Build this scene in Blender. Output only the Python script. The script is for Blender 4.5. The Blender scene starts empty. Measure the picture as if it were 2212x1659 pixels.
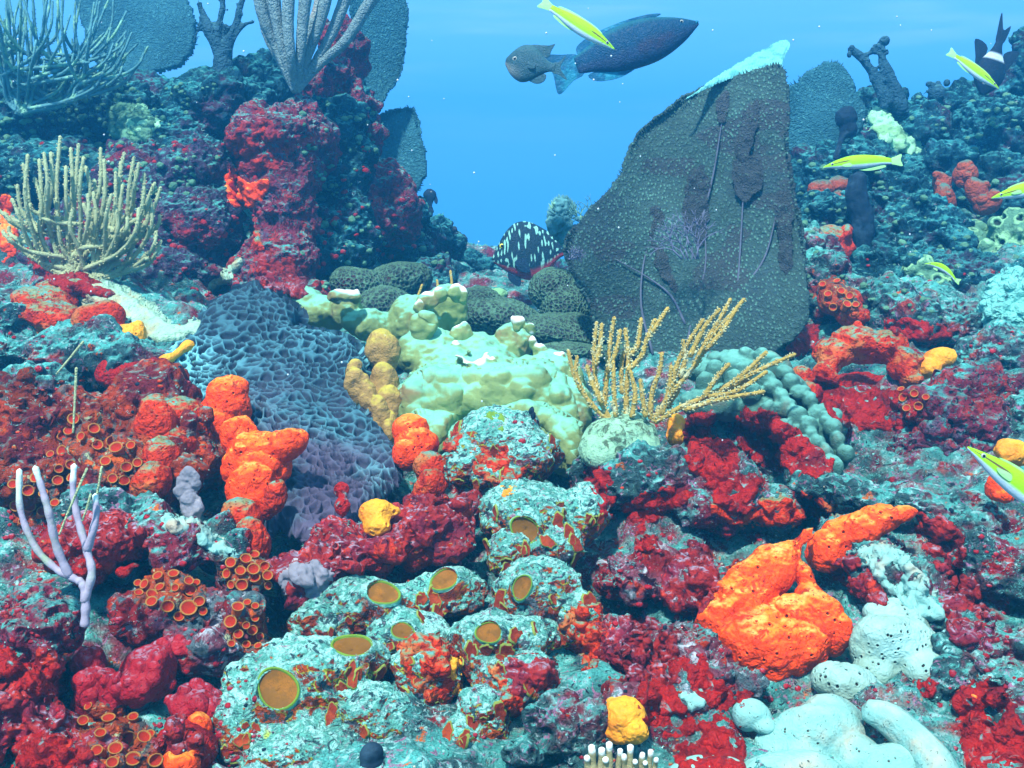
import bpy, bmesh, math, random
import numpy as np
from mathutils import Vector, Matrix
R = math.radians
random.seed(7); rng = np.random.default_rng(7)
sc = bpy.context.scene; C = sc.collection

# ---------------------------------------------------------------- camera
PITCH = R(10.0); CAMZ = 1.0; F = 2372.0          # F: focal length in units of the photo plan (2212 x 1659)
cd = bpy.data.cameras.new('camera'); cam = bpy.data.objects.new('camera', cd); C.objects.link(cam)
cam.location = (0, 0, CAMZ); cam.rotation_euler = (R(90) - PITCH, 0, 0)
cd.sensor_width = 36; cd.lens = 36 * F / 2212; cd.clip_start = 0.02; cd.clip_end = 500
sc.camera = cam
# ---------------------------------------------------------------- water light (world)
SUN_EL, SUN_AZ = 58.0, -22.0
w = bpy.data.worlds.new('World'); sc.world = w; w.use_nodes = True
nt = w.node_tree; nt.nodes.clear()
def wn(t, **k):
    n = nt.nodes.new(t)
    for a, b in k.items(): setattr(n, a, b)
    return n
wo = wn('ShaderNodeOutputWorld'); bg = wn('ShaderNodeBackground'); tc = wn('ShaderNodeTexCoord'); sp = wn('ShaderNodeSeparateXYZ')
nt.links.new(tc.outputs['Generated'], sp.inputs[0])
rp = wn('ShaderNodeValToRGB'); rp.color_ramp.interpolation = 'EASE'
mr = wn('ShaderNodeMapRange'); mr.inputs['From Min'].default_value = -1; mr.inputs['From Max'].default_value = 1
nt.links.new(sp.outputs['Z'], mr.inputs['Value']); nt.links.new(mr.outputs[0], rp.inputs[0])
els = [(0.0, (.01, .06, .16)), (.36, (.035, .20, .60)), (.47, (.12, .54, 1.0)), (.53, (.15, .56, 1.0)), (.60, (.19, .57, 1.0)), (.80, (.30, .62, .85)), (1.0, (.60, .85, .85))]
cr = rp.color_ramp
while len(cr.elements) < len(els): cr.elements.new(.5)
for e, (p, c) in zip(cr.elements, els): e.position = p; e.color = (*c, 1)
# faint bright streaks of the rippled surface, stretched sideways, only above the horizon
mp = wn('ShaderNodeMapping'); mp.inputs['Scale'].default_value = (2.2, 2.2, 22); mp.inputs['Rotation'].default_value = (0, R(9), 0)
nz = wn('ShaderNodeTexNoise'); nz.inputs['Scale'].default_value = 2.0; nz.inputs['Detail'].default_value = 3
nt.links.new(tc.outputs['Generated'], mp.inputs[0]); nt.links.new(mp.outputs[0], nz.inputs['Vector'])
m1 = wn('ShaderNodeMapRange', interpolation_type='SMOOTHSTEP'); m1.inputs['From Min'].default_value = .5; m1.inputs['From Max'].default_value = .8
nt.links.new(nz.outputs['Fac'], m1.inputs['Value'])
m2 = wn('ShaderNodeMapRange', interpolation_type='SMOOTHSTEP'); m2.inputs['From Min'].default_value = 0; m2.inputs['From Max'].default_value = .18
nt.links.new(sp.outputs['Z'], m2.inputs['Value'])
mu = wn('ShaderNodeMath', operation='MULTIPLY'); nt.links.new(m1.outputs[0], mu.inputs[0]); nt.links.new(m2.outputs[0], mu.inputs[1])
mx = wn('ShaderNodeMix', data_type='RGBA'); nt.links.new(mu.outputs[0], mx.inputs['Factor'])
nt.links.new(rp.outputs[0], mx.inputs['A']); mx.inputs['B'].default_value = (.34, .70, 1.0, 1)
# daylight above the water: sky texture, seen as a dim addition
sky = wn('ShaderNodeTexSky'); sky.sky_type = 'NISHITA'; sky.sun_disc = False
sky.sun_elevation = R(SUN_EL); sky.sun_rotation = R(180 + SUN_AZ)
bg.inputs['Strength'].default_value = 0.53
bg2 = wn('ShaderNodeBackground'); bg2.inputs['Strength'].default_value = 0.006
ad = wn('ShaderNodeAddShader')
nt.links.new(mx.outputs['Result'], bg.inputs['Color']); nt.links.new(sky.outputs[0], bg2.inputs['Color'])
nt.links.new(bg.outputs[0], ad.inputs[0]); nt.links.new(bg2.outputs[0], ad.inputs[1]); nt.links.new(ad.outputs[0], wo.inputs[0])
# ---------------------------------------------------------------- sun
sd = bpy.data.lights.new('sun', 'SUN'); sun = bpy.data.objects.new('sun', sd); C.objects.link(sun)
sd.energy = 3.7; sd.angle = R(3.0); sd.color = (1.0, .98, .90)
sun.rotation_euler = (R(90 - SUN_EL), 0, R(SUN_AZ)); sun.location = (0, -2, 4)
# ---------------------------------------------------------------- render settings
vs = sc.view_settings; vs.view_transform = 'Standard'; vs.look = 'None'; vs.exposure = 1.35; vs.gamma = 1
cy = sc.cycles; cy.max_bounces = 5; cy.diffuse_bounces = 2; cy.glossy_bounces = 2; cy.transmission_bounces = 2
cy.volume_bounces = 2; cy.transparent_max_bounces = 4; cy.use_denoising = True; cy.caustics_reflective = False; cy.caustics_refractive = False
sc.render.engine = 'CYCLES'

# ================================================================= helpers
CP, SP = math.cos(PITCH), math.sin(PITCH)
def ray(x, y):                                   # direction for unit depth
    u = (x - 1106) / F; v = -(y - 829.5) / F
    return np.array([u, CP + v * SP, -SP + v * CP])
def P(x, y, d): return np.array([0, 0, CAMZ]) + ray(x, y) * d
def px(d): return d / F                          # size of one plan unit at depth d

def _h(ix, iy, iz, s):
    n = (ix.astype(np.uint32) * np.uint32(374761393) + iy.astype(np.uint32) * np.uint32(668265263) + iz.astype(np.uint32) * np.uint32(2147483647) + np.uint32(s * 974634777 & 0xffffffff))
    n = (n ^ (n >> np.uint32(13))) * np.uint32(1274126177); n = n ^ (n >> np.uint32(16))
    return n.astype(np.float64) / 4294967295.0
def vnoise(p, s=0):                              # value noise, -1..1
    i = np.floor(p).astype(np.int64); f = p - i; u = f * f * f * (f * (f * 6 - 15) + 10)
    r = 0
    for a in (0, 1):
        wa = u[:, 0] if a else 1 - u[:, 0]
        for b in (0, 1):
            wb = u[:, 1] if b else 1 - u[:, 1]
            for c in (0, 1):
                wc = u[:, 2] if c else 1 - u[:, 2]
                r = r + wa * wb * wc * _h(i[:, 0] + a, i[:, 1] + b, i[:, 2] + c, s)
    return r * 2 - 1
def fbm(p, oct=4, s=0, gain=.5):
    r = 0; a = 1; t = 0
    for o in range(oct):
        r = r + a * vnoise(p * 2 ** o + 17.3 * o, s + o); t += a; a *= gain
    return r / t * 1.6
def worley(p, s=0, jit=.9):
    i = np.floor(p).astype(np.int64); f1 = np.full(len(p), 9.); f2 = np.full(len(p), 9.)
    for a in (-1, 0, 1):
        for b in (-1, 0, 1):
            for c in (-1, 0, 1):
                q = i + np.array([a, b, c])
                o = np.stack([_h(q[:, 0], q[:, 1], q[:, 2], s + k) for k in (11, 12, 13)], 1)
                d = np.linalg.norm(q + .5 + (o - .5) * jit - p, axis=1)
                f2 = np.minimum(f2, np.maximum(f1, d)); f1 = np.minimum(f1, d)
    return f1, f2
def sstep(a, b, x):
    t = np.clip((x - a) / (b - a), 0, 1); return t * t * (3 - 2 * t)

# ---------------------------------------------------------------- materials
MATS = {}
def mat(name, base, layers=(), bump=(), rough=.75, spec=.25, var=.35, vs_=9, sss=0, coat=0):
    if name in MATS: return MATS[name]
    m = bpy.data.materials.new(name); m.use_nodes = True; t = m.node_tree; t.nodes.clear(); L = t.links.new
    N = t.nodes.new
    out = N('ShaderNodeOutputMaterial'); b = N('ShaderNodeBsdfPrincipled'); L(b.outputs[0], out.inputs[0])
    b.inputs['Roughness'].default_value = rough; b.inputs['Specular IOR Level'].default_value = spec * .35
    if sss: b.inputs['Subsurface Weight'].default_value = sss; b.inputs['Subsurface Radius'].default_value = (.01, .005, .003); b.inputs['Subsurface Scale'].default_value = .6
    co = N('ShaderNodeTexCoord'); geo = N('ShaderNodeNewGeometry'); sx = N('ShaderNodeSeparateXYZ'); L(geo.outputs['Normal'], sx.inputs[0])
    crd = co.outputs['Object']
    def noise(scale, det=5, off=0, dist=0):
        mpn = N('ShaderNodeMapping'); mpn.inputs['Location'].default_value = (off, off * 1.7, off * .6); L(crd, mpn.inputs[0])
        n = N('ShaderNodeTexNoise'); n.inputs['Scale'].default_value = scale; n.inputs['Detail'].default_value = det; n.inputs['Distortion'].default_value = dist
        n.inputs['Roughness'].default_value = .6
        L(mpn.outputs[0], n.inputs['Vector']); return n.outputs['Fac']
    cnt = [0]
    def field(kind, scale):
        cnt[0] += 1
        if kind == 'N': return noise(scale, 6, cnt[0] * .37)
        if kind == 'D': return noise(scale, 6, cnt[0] * .37, 1.6)
        if kind in 'VER':
            v = N('ShaderNodeTexVoronoi'); v.inputs['Scale'].default_value = scale
            if kind == 'E': v.feature = 'DISTANCE_TO_EDGE'
            w_ = N('ShaderNodeMix'); w_.data_type = 'VECTOR'; w_.inputs['Factor'].default_value = .12 / (1 + scale * .02)
            nn = N('ShaderNodeTexNoise'); nn.inputs['Scale'].default_value = scale * .6; L(crd, nn.inputs['Vector'])
            L(crd, w_.inputs[4]); L(nn.outputs['Color'], w_.inputs[5]); L(w_.outputs[1], v.inputs['Vector'])
            if kind == 'R':
                s2 = N('ShaderNodeSeparateColor'); L(v.outputs['Color'], s2.inputs[0]); return s2.outputs[0]
            return v.outputs['Distance']
        if kind == 'U':  # upward-facing mask: tops take sediment colour and painted top light
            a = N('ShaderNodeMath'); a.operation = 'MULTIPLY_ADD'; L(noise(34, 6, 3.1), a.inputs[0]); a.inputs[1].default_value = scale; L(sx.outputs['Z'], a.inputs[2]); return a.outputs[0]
        if kind == 'X':
            s3 = N('ShaderNodeSeparateXYZ'); L(crd, s3.inputs[0]); return s3.outputs['XYZ'.index(scale)]
        if kind == 'A':
            a = N('ShaderNodeAttribute'); a.attribute_name = scale; return a.outputs['Fac']
    def mask(kind, scale, lo, hi):
        r_ = N('ShaderNodeMapRange'); r_.interpolation_type = 'SMOOTHSTEP'; r_.inputs['From Min'].default_value = min(lo, hi); r_.inputs['From Max'].default_value = max(lo, hi)
        if lo > hi: r_.inputs['To Min'].default_value = 1; r_.inputs['To Max'].default_value = 0
        L(field(kind, scale), r_.inputs['Value']); return r_.outputs[0]
    rgb = N('ShaderNodeRGB'); rgb.outputs[0].default_value = (*base, 1); col = rgb.outputs[0]
    for c, ms in layers:
        f = None
        for mm in ms:
            k = mask(*mm)
            if f is None: f = k
            else:
                q = N('ShaderNodeMath'); q.operation = 'MULTIPLY'; L(f, q.inputs[0]); L(k, q.inputs[1]); f = q.outputs[0]
        x = N('ShaderNodeMix'); x.data_type = 'RGBA'; L(f, x.inputs['Factor']); L(col, x.inputs['A']); x.inputs['B'].default_value = (*c, 1); col = x.outputs['Result']
    if var:
        for s_, a_ in ((vs_, var), (vs_ * 9, var * .8)):
            r_ = N('ShaderNodeMapRange'); L(noise(s_, 4, 9.1), r_.inputs['Value']); r_.inputs['From Min'].default_value = .25; r_.inputs['From Max'].default_value = .75
            r_.inputs['To Min'].default_value = 1 - a_; r_.inputs['To Max'].default_value = 1 + a_ * .6
            v = N('ShaderNodeVectorMath'); v.operation = 'SCALE'; L(col, v.inputs[0]); L(r_.outputs[0], v.inputs['Scale']); col = v.outputs[0]
    L(col, b.inputs['Base Color'])
    nrm = None
    for kind, scale, dist in bump:
        bb = N('ShaderNodeBump'); bb.inputs['Strength'].default_value = 1; bb.inputs['Distance'].default_value = dist
        L(field(kind, scale), bb.inputs['Height'])
        if nrm is not None: L(nrm, bb.inputs['Normal'])
        nrm = bb.outputs[0]
    if nrm is not None: L(nrm, b.inputs['Normal'])
    MATS[name] = m; return m

# ---------------------------------------------------------------- objects
def newmesh(name, v, f, smooth=True, attrs=None):
    me = bpy.data.meshes.new(name); v = np.asarray(v, np.float32)
    f = np.asarray(f) if not isinstance(f, list) else f
    if isinstance(f, np.ndarray):
        n = f.shape[1]; me.vertices.add(len(v)); me.vertices.foreach_set('co', v.ravel())
        me.loops.add(f.size); me.loops.foreach_set('vertex_index', f.ravel().astype(np.int32))
        me.polygons.add(len(f)); me.polygons.foreach_set('loop_start', np.arange(0, f.size, n, dtype=np.int32))
        me.update(calc_edges=True)
    else:
        me.from_pydata(v.tolist(), [], f); me.update()
    me.polygons.foreach_set('use_smooth', np.full(len(me.polygons), smooth))
    for k, a in (attrs or {}).items():
        at = me.attributes.new(k, 'FLOAT', 'POINT'); at.data.foreach_set('value', np.asarray(a, np.float32))
    return me
def tag(o, label, cat=None, group=None, kind=None):
    if label: o['label'] = label
    if cat: o['category'] = cat
    if group: o['group'] = group
    if kind: o['kind'] = kind
    return o
def obj(name, v, f, m, parent=None, smooth=True, attrs=None, origin=None):
    v = np.asarray(v, float)
    if origin is None: origin = np.array([v[:, 0].mean(), v[:, 1].mean(), v[:, 2].min()]) if parent is None else np.zeros(3)
    me = newmesh(name, v - origin, f, smooth, attrs); o = bpy.data.objects.new(name, me); C.objects.link(o)
    o.location = origin
    if parent is not None:
        o.parent = parent; o.location = origin
    me.materials.append(m); return o
def thing(name, label, cat, loc, group=None):
    o = bpy.data.objects.new(name, None); C.objects.link(o); o.location = loc; o.empty_display_size = .05
    return tag(o, label, cat, group)
def child(name, v, f, m, root, **k):              # v in world space
    v = np.asarray(v, float) - np.array(root.location); return obj(name, v, f, m, root, origin=np.zeros(3), **k)

_bm = bmesh.new(); bmesh.ops.create_icosphere(_bm, subdivisions=3, radius=1)
ICO_V = np.array([x.co[:] for x in _bm.verts]); ICO_F = np.array([[x.index for x in f.verts] for f in _bm.faces]); _bm.free()
class MB:
    def __init__(s): s.v = []; s.f = []; s.n = 0; s.a = []
    def add(s, v, f, a=0.0):
        v = np.asarray(v, float); s.v.append(v); s.a.append(np.full(len(v), a) if np.isscalar(a) else np.asarray(a))
        s.f += [tuple(int(i) + s.n for i in q) for q in f]; s.n += len(v)
    def ell(s, c, r, rot=None, a=0.0):
        v = ICO_V * np.asarray(r)
        if rot is not None: v = v @ np.array(rot).T
        s.add(v + c, ICO_F, a)
    def tube(s, pts, rad, seg=8, a=0.0, cap=True):
        pts = np.asarray(pts, float); n = len(pts); rad = np.broadcast_to(rad, n).astype(float)
        T = np.gradient(pts, axis=0); T /= np.linalg.norm(T, axis=1)[:, None] + 1e-12
        up = np.array([.3, .9, .2]); V = []
        for i in range(n):
            x = np.cross(T[i], up); x /= np.linalg.norm(x) + 1e-12; y = np.cross(T[i], x)
            for k in range(seg):
                t = 2 * math.pi * k / seg; V.append(pts[i] + rad[i] * (math.cos(t) * x + math.sin(t) * y))
        Fs = [(i * seg + k, i * seg + (k + 1) % seg, (i + 1) * seg + (k + 1) % seg, (i + 1) * seg + k) for i in range(n - 1) for k in range(seg)]
        if cap:
            V.append(pts[0] - T[0] * rad[0] * .5); V.append(pts[-1] + T[-1] * rad[-1] * .8); q = len(V)
            Fs += [(q - 2, (k + 1) % seg, k) for k in range(seg)] + [(q - 1, (n - 1) * seg + k, (n - 1) * seg + (k + 1) % seg) for k in range(seg)]
        s.add(np.array(V), Fs, a)
    def arr(s): return np.concatenate(s.v)
    def att(s): return np.concatenate(s.a)
def bez(p, n=14):                                # smooth curve through points (catmull-rom)
    p = np.asarray(p, float)
    if len(p) < 3: return np.linspace(p[0], p[-1], n)
    q = np.vstack([2 * p[0] - p[1], p, 2 * p[-1] - p[-2]]); r = []
    k = max(2, n // (len(p) - 1))
    for i in range(len(p) - 1):
        a, b, c, d = q[i:i + 4]
        for t in np.linspace(0, 1, k, endpoint=False):
            r.append(.5 * (2 * b + (c - a) * t + (2 * a - 5 * b + 4 * c - d) * t * t + (3 * b - a - 3 * c + d) * t ** 3))
    r.append(p[-1]); return np.array(r)

def remesh(mb, voxel, smooth, sub=0):
    me = newmesh('tmp', mb.arr(), mb.f); o = bpy.data.objects.new('tmp', me); C.objects.link(o)
    a = o.modifiers.new('r', 'REMESH'); a.mode = 'VOXEL'; a.voxel_size = voxel; a.use_smooth_shade = True
    if smooth: b = o.modifiers.new('s', 'SMOOTH'); b.iterations = smooth; b.factor = .5
    if sub: c = o.modifiers.new('u', 'SUBSURF'); c.levels = sub; c.render_levels = sub
    dg = bpy.context.evaluated_depsgraph_get(); e = o.evaluated_get(dg); r = bpy.data.meshes.new_from_object(e)
    bpy.data.objects.remove(o); bpy.data.meshes.remove(me)
    n = len(r.vertices); v = np.empty(n * 3, np.float32); r.vertices.foreach_get('co', v); v = v.reshape(-1, 3).astype(float)
    nn = np.empty(n * 3, np.float32); r.vertex_normals.foreach_get('vector', nn)
    m = len(r.polygons); lt = np.empty(len(r.loops), np.int32); r.loops.foreach_get('vertex_index', lt)
    if len(lt) == 4 * m: f = lt.reshape(-1, 4)
    else:
        f = [tuple(p.vertices) for p in r.polygons]
    bpy.data.meshes.remove(r)
    return v, nn.reshape(-1, 3).astype(float), f
# ells: (x, y, d, rx, ry, rz_plan_units, tilt_deg)   all in plan units at depth d
def mkells(mb, ells, s=1.0):
    for e in ells:
        x, y, d, rx, ry = e[:5]; rz = e[5] if len(e) > 5 else (rx + ry) / 2; tl = R(e[6]) if len(e) > 6 else 0
        k = px(d) * s
        mb.ell(P(x, y, d), (rx * k, rz * k, ry * k), Matrix.Rotation(tl, 3, 'Y'))
def blob(name, label, cat, ells, m, vox=1.6, smooth=6, amps=((12, .010, 4),), pits=None, group=None, parent=None, post=None, kind=None, tubes=None, lumps=None, craggy=0, sub=0):
    """fused, displaced organic mass. vox in plan units; amps: (freq 1/m, amplitude m, octaves)"""
    mb = MB(); mkells(mb, ells); d = ells[0][2] if ells else tubes[0][0][0][2]
    for pl, ra in (tubes or []): mb.tube(bez([P(*q) for q in pl]), np.interp(np.linspace(0, 1, len(bez([P(*q) for q in pl]))), np.linspace(0, 1, len(ra)), [r_ * px(d) for r_ in ra]), 12)
    if lumps:                                    # (count, rmin, rmax) hemispheres studded over the ellipsoids
        n_, r0, r1 = lumps
        for i in range(n_):
            e = random.choice(ells); x, y, dd, rx, ry = e[:5]; rz = e[5] if len(e) > 5 else (rx + ry) / 2; k = px(dd)
            u = np.random.default_rng(i + int(x)).normal(size=3); u /= np.linalg.norm(u); u[1] = -abs(u[1])
            r_ = random.uniform(r0, r1) * k
            c = P(x, y, dd) + np.array(Matrix.Rotation(R(e[6]) if len(e) > 6 else 0, 3, 'Y')) @ (u * np.array([rx, rz, ry]) * k)
            mb.ell(c, (r_, r_, r_))
    v, n, f = remesh(mb, vox * px(d), smooth, sub); sd_ = abs(hash(label or name)) % 97 if False else int(sum(ord(c) for c in (label or name)) % 97)
    off = sd_ * 1.31
    for fr, am, oc in amps: v = v + n * (fbm(v * fr + off, oc, sd_)[:, None] * am)
    if craggy:                                   # eroded hollows and sharp crests
        f1, f2 = worley(v * 26 + off + fbm(v * 20, 2, 3)[:, None] * .4, 7); rd = 1 - np.abs(fbm(v * 21 + off, 4, 12)) * 2
        v = v + n * ((f1 - .55) * -.016 * craggy + (rd - .5) * .006 * craggy)[:, None]
        f1, f2 = worley(v * 75 + off, 17); v = v - n * (sstep(.42, .18, f1) * .0045 * craggy)[:, None]
    at = {}
    if pits:                                     # (freq, depth, radius 0..1, density 0..1)
        fr, dp, ra, den = pits
        f1, f2 = worley(v * fr + off, sd_); hole = 1 - sstep(ra * .6, ra, f1)
        if den < 1: hole = hole * sstep(1 - den, 1.05 - den, vnoise(v * fr * .4 + off) * .5 + .5)
        rim = np.exp(-((f1 - ra * 1.2) / (ra * .35)) ** 2)
        v = v + n * ((-hole + .25 * rim) * dp)[:, None]; at['pit'] = hole; at['rim'] = rim
    if post: v, at2 = post(v, n); at.update(at2)
    o = obj(name, v, f, m, attrs=at) if parent is None else child(name, v, f, m, parent, attrs=at)
    if parent is None: tag(o, label, cat, group, kind)
    elif label: o['label'] = label
    return o
DG = [None]
def fresh(): bpy.context.view_layer.update(); DG[0] = bpy.context.evaluated_depsgraph_get()
def hit(x, y):
    r = ray(x, y); L_ = np.linalg.norm(r)
    ok, loc, nor, idx, o, _ = sc.ray_cast(DG[0], Vector((0, 0, CAMZ)), Vector(r / L_))
    if not ok: return None
    return np.array(loc), np.array(nor), (np.linalg.norm(np.array(loc) - [0, 0, CAMZ]) / L_), o
def poly_sd(px_, py_, poly):                     # signed distance (positive inside)
    poly = np.asarray(poly, float); n = len(poly); d = np.full(px_.shape, 1e9); ins = np.zeros(px_.shape, bool)
    for i in range(n):
        a = poly[i]; b = poly[(i + 1) % n]; e = b - a
        t = np.clip(((px_ - a[0]) * e[0] + (py_ - a[1]) * e[1]) / (e @ e + 1e-9), 0, 1)
        d = np.minimum(d, np.hypot(px_ - a[0] - t * e[0], py_ - a[1] - t * e[1]))
        c = (a[1] > py_) != (b[1] > py_)
        with np.errstate(divide='ignore', invalid='ignore'):
            ins ^= c & (px_ < (b[0] - a[0]) * (py_ - a[1]) / (b[1] - a[1] + 1e-12) + a[0])
    return np.where(ins, d, -d)
def closed(poly, n=8):
    p = np.asarray(poly, float); N_ = len(p); r = []
    for i in range(N_):
        a, b, c, d = p[i - 1], p[i], p[(i + 1) % N_], p[(i + 2) % N_]
        for t in np.linspace(0, 1, n, endpoint=False):
            r.append(.5 * (2 * b + (c - a) * t + (2 * a - 5 * b + 4 * c - d) * t * t + (3 * b - a - 3 * c + d) * t ** 3))
    return np.array(r)
def encrust(name, label, cat, poly, m, thick=10, step=3, rag=6, smooth=8, edge=18, amps=((40, .003, 3),), relief=None, depth=None, group=None, kind=None, lay=0, parent=None, sink=3):
    """a living skin grown over what lies beneath: samples the surface under the outline, adds its own thickness"""
    poly = closed(poly); x0, y0 = poly.min(0) - 12; x1, y1 = poly.max(0) + 12
    xs = np.arange(x0, x1, step); ys = np.arange(y0, y1, step); X, Y = np.meshgrid(xs, ys)
    q = np.stack([X.ravel() / 22, Y.ravel() / 22, np.full(X.size, (x0 * 7.7) % 91)], 1)
    sdv = poly_sd(X, Y, poly) + (fbm(q, 4, 3) * rag).reshape(X.shape)
    inside = sdv > -step * 1.2
    seed_ = np.zeros(X.shape, bool); seed_[np.unravel_index(np.argmax(sdv), sdv.shape)] = True; cellm = inside[:-1, :-1] & inside[:-1, 1:] & inside[1:, 1:] & inside[1:, :-1]
    cs = np.zeros(cellm.shape, bool); i_, j_ = np.unravel_index(np.argmax(sdv[:-1, :-1] * cellm), cellm.shape); cs[i_, j_] = True
    while True:
        g = cs.copy(); g[1:] |= cs[:-1]; g[:-1] |= cs[1:]; g[:, 1:] |= cs[:, :-1]; g[:, :-1] |= cs[:, 1:]; g &= cellm
        if g.sum() == cs.sum(): break
        cs = g
    inside = np.zeros(X.shape, bool); inside[:-1, :-1] |= cs; inside[:-1, 1:] |= cs; inside[1:, 1:] |= cs; inside[1:, :-1] |= cs
    D = np.full(X.shape, np.nan)
    if depth is None:
        for i, j in zip(*np.nonzero(inside)):
            h = hit(X[i, j], Y[i, j])
            if h: D[i, j] = h[2]
    else: D[inside] = depth(X[inside], Y[inside])
    if np.all(np.isnan(D)): return None
    med = np.nanmedian(D); bad = np.isnan(D) & inside; D[bad] = med
    D = np.where(inside, np.clip(D, np.nanpercentile(D, 4) - .01, np.nanpercentile(D, 97) + .02), med)
    mm = inside.astype(float); S = D.copy()
    for _ in range(smooth):
        num = 0; den = 0
        for a, b in ((0, 1), (0, -1), (1, 0), (-1, 0)):
            num = num + np.roll(S * mm, (a, b), (0, 1)); den = den + np.roll(mm, (a, b), (0, 1))
        S = np.where(inside, .35 * S + .65 * num / np.maximum(den, 1e-6), S)
    prof = np.clip((sdv) / edge, 0, 1); prof = np.sqrt(np.maximum(prof * (2 - prof), 0))
    k = px(S); off = (prof * thick - sink * (1 - prof)) * k
    S = np.minimum(S, D + 2 * k)
    idx = -np.ones(X.shape, int); idx[inside] = np.arange(inside.sum())
    u = (X - 1106) / F; w_ = -(Y - 829.5) / F
    RD = np.stack([u, CP + w_ * SP, -SP + w_ * CP], -1)
    RDn = RD / np.linalg.norm(RD, axis=-1, keepdims=True)
    pos = np.array([0, 0, CAMZ]) + RD * S[..., None]; 
    gx = np.gradient(pos, axis=1); gy = np.gradient(pos, axis=0); nr = np.cross(gx, -gy); nr = nr / (np.linalg.norm(nr, axis=-1, keepdims=True) + 1e-9)
    nr = np.where((nr * RDn).sum(-1, keepdims=True) > 0, -nr, nr); nr = nr - RDn * .6; nr /= np.linalg.norm(nr, axis=-1, keepdims=True)
    V = (pos + nr * off[..., None])[inside]; NR = nr[inside]; pr = prof[inside]
    for fr, am, oc in amps: V = V + NR * (fbm(V * fr + x0, oc, 5) * am * pr)[:, None]
    at = {}
    if relief: V, at = relief(V, NR, pr, X[inside], Y[inside])
    a = idx[:-1, :-1]; b = idx[:-1, 1:]; c = idx[1:, 1:]; d = idx[1:, :-1]; ok = cs & (a >= 0) & (b >= 0) & (c >= 0) & (d >= 0)
    Fq = np.stack([a[ok], d[ok], c[ok], b[ok]], 1)
    if parent is not None:
        o = child(name, V, Fq, m, parent, attrs=at)
        if label: o['label'] = label
        return o
    o = obj(name, V, Fq, m, attrs=at); tag(o, label, cat, group, kind); return o
# ================================================================= palette
TEAL=(.085,.42,.38); TEALD=(.03,.14,.14); MAR=(.20,.018,.035); PURP=(.14,.05,.12); WHT=(.34,.66,.64); RED=(.34,.008,.006); ORG=(.85,.10,.006); DRK=(.018,.03,.045)  # TEAL and WHT on tops: turf sediment plus cyan top light in the colour
PINKR=(.42,.02,.04)
m_rust = mat('rust_rock', (.28,.038,.010), [((.16,.015,.02),[('N',16,.47,.57)]), ((.45,.05,.012),[('N',26,.55,.62)]), ((.62,.10,.01),[('N',38,.62,.68)]), ((.15,.13,.12),[('D',34,.56,.64)]), ((.14,.36,.32),[('U',.9,1.15,1.6),('D',46,.46,.58)]), ((.02,.012,.02),[('D',22,.62,.69)]), ((.40,.30,.30),[('V',130,.14,.07),('N',20,.5,.6)])],
    [('N',60,.008),('V',120,.003),('D',220,.003)], var=.5)
m_turf = mat('turf_rock', (.035,.10,.11), [((.14,.02,.04),[('N',14,.48,.62)]), ((.34,.04,.03),[('N',23,.56,.66)]), (TEAL,[('U',.9,.75,1.25),('N',30,.32,.55)]),
    (WHT,[('U',.5,.8,1.3),('D',48,.52,.66)]), (DRK,[('D',30,.60,.70)]), ((.5,.10,.02),[('N',60,.64,.70)]), ((.30,.14,.24),[('D',75,.58,.66)]), ((.30,.42,.44),[('D',130,.60,.68)]), ((.012,.018,.03),[('D',110,.60,.66)])],
    [('N',60,.010),('D',190,.004),('V',120,.0025)], var=.45)
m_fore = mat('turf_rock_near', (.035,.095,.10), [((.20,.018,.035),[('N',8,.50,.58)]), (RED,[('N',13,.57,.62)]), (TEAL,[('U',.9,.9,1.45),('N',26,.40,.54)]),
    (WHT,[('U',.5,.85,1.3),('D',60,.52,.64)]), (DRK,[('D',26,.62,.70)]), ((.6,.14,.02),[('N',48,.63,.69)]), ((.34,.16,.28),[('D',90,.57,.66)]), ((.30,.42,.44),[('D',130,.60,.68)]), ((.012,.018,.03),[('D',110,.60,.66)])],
    [('N',60,.008),('D',220,.004),('V',150,.002)], var=.5)
m_fore2 = mat('crimson_mixed_rock', (.26,.014,.016), [((.22,.06,.09),[('N',16,.48,.56)]), ((.10,.16,.18),[('N',22,.54,.60)]), (TEAL,[('U',.9,1.05,1.5),('N',20,.48,.58)]), ((.50,.56,.62),[('D',34,.57,.66)]), ((.46,.035,.008),[('N',42,.58,.65)]), ((.02,.01,.02),[('V',70,.16,.08)]), ((.30,.42,.44),[('D',130,.60,.68)]), ((.012,.018,.03),[('D',110,.60,.66)])],
    [('N',60,.008),('V',70,-.004),('D',240,.004)], var=.45)
m_far = mat('hazed_blue_rock', (.008,.062,.090), [((.07,.025,.06),[('N',9,.52,.64)]), ((.035,.25,.26),[('U',.9,.85,1.4)]), (DRK,[('D',14,.58,.70)]), ((.22,.55,.50),[('U',.5,.95,1.4),('D',40,.48,.62)]), ((.05,.20,.20),[('D',120,.56,.64)]), ((.006,.02,.03),[('D',90,.56,.64)])],
    [('N',40,.014),('D',130,.006),('V',60,.004)], var=.5)  # water haze and wall shade are put into the dark blue base
m_pill = mat('maroon_rock', (.21,.020,.045), [((.11,.07,.12),[('D',24,.52,.64)]), (TEAL,[('U',.9,.95,1.4),('N',34,.36,.58)]), ((.34,.03,.03),[('N',30,.54,.62)]), (DRK,[('D',60,.62,.70)]), ((.30,.30,.36),[('V',110,.16,.08),('N',20,.46,.55)]), ((.05,.20,.20),[('D',120,.56,.64)]), ((.006,.02,.03),[('D',90,.56,.64)])],
    [('N',50,.008),('V',110,-.004),('D',220,.003)], var=.45)
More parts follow.
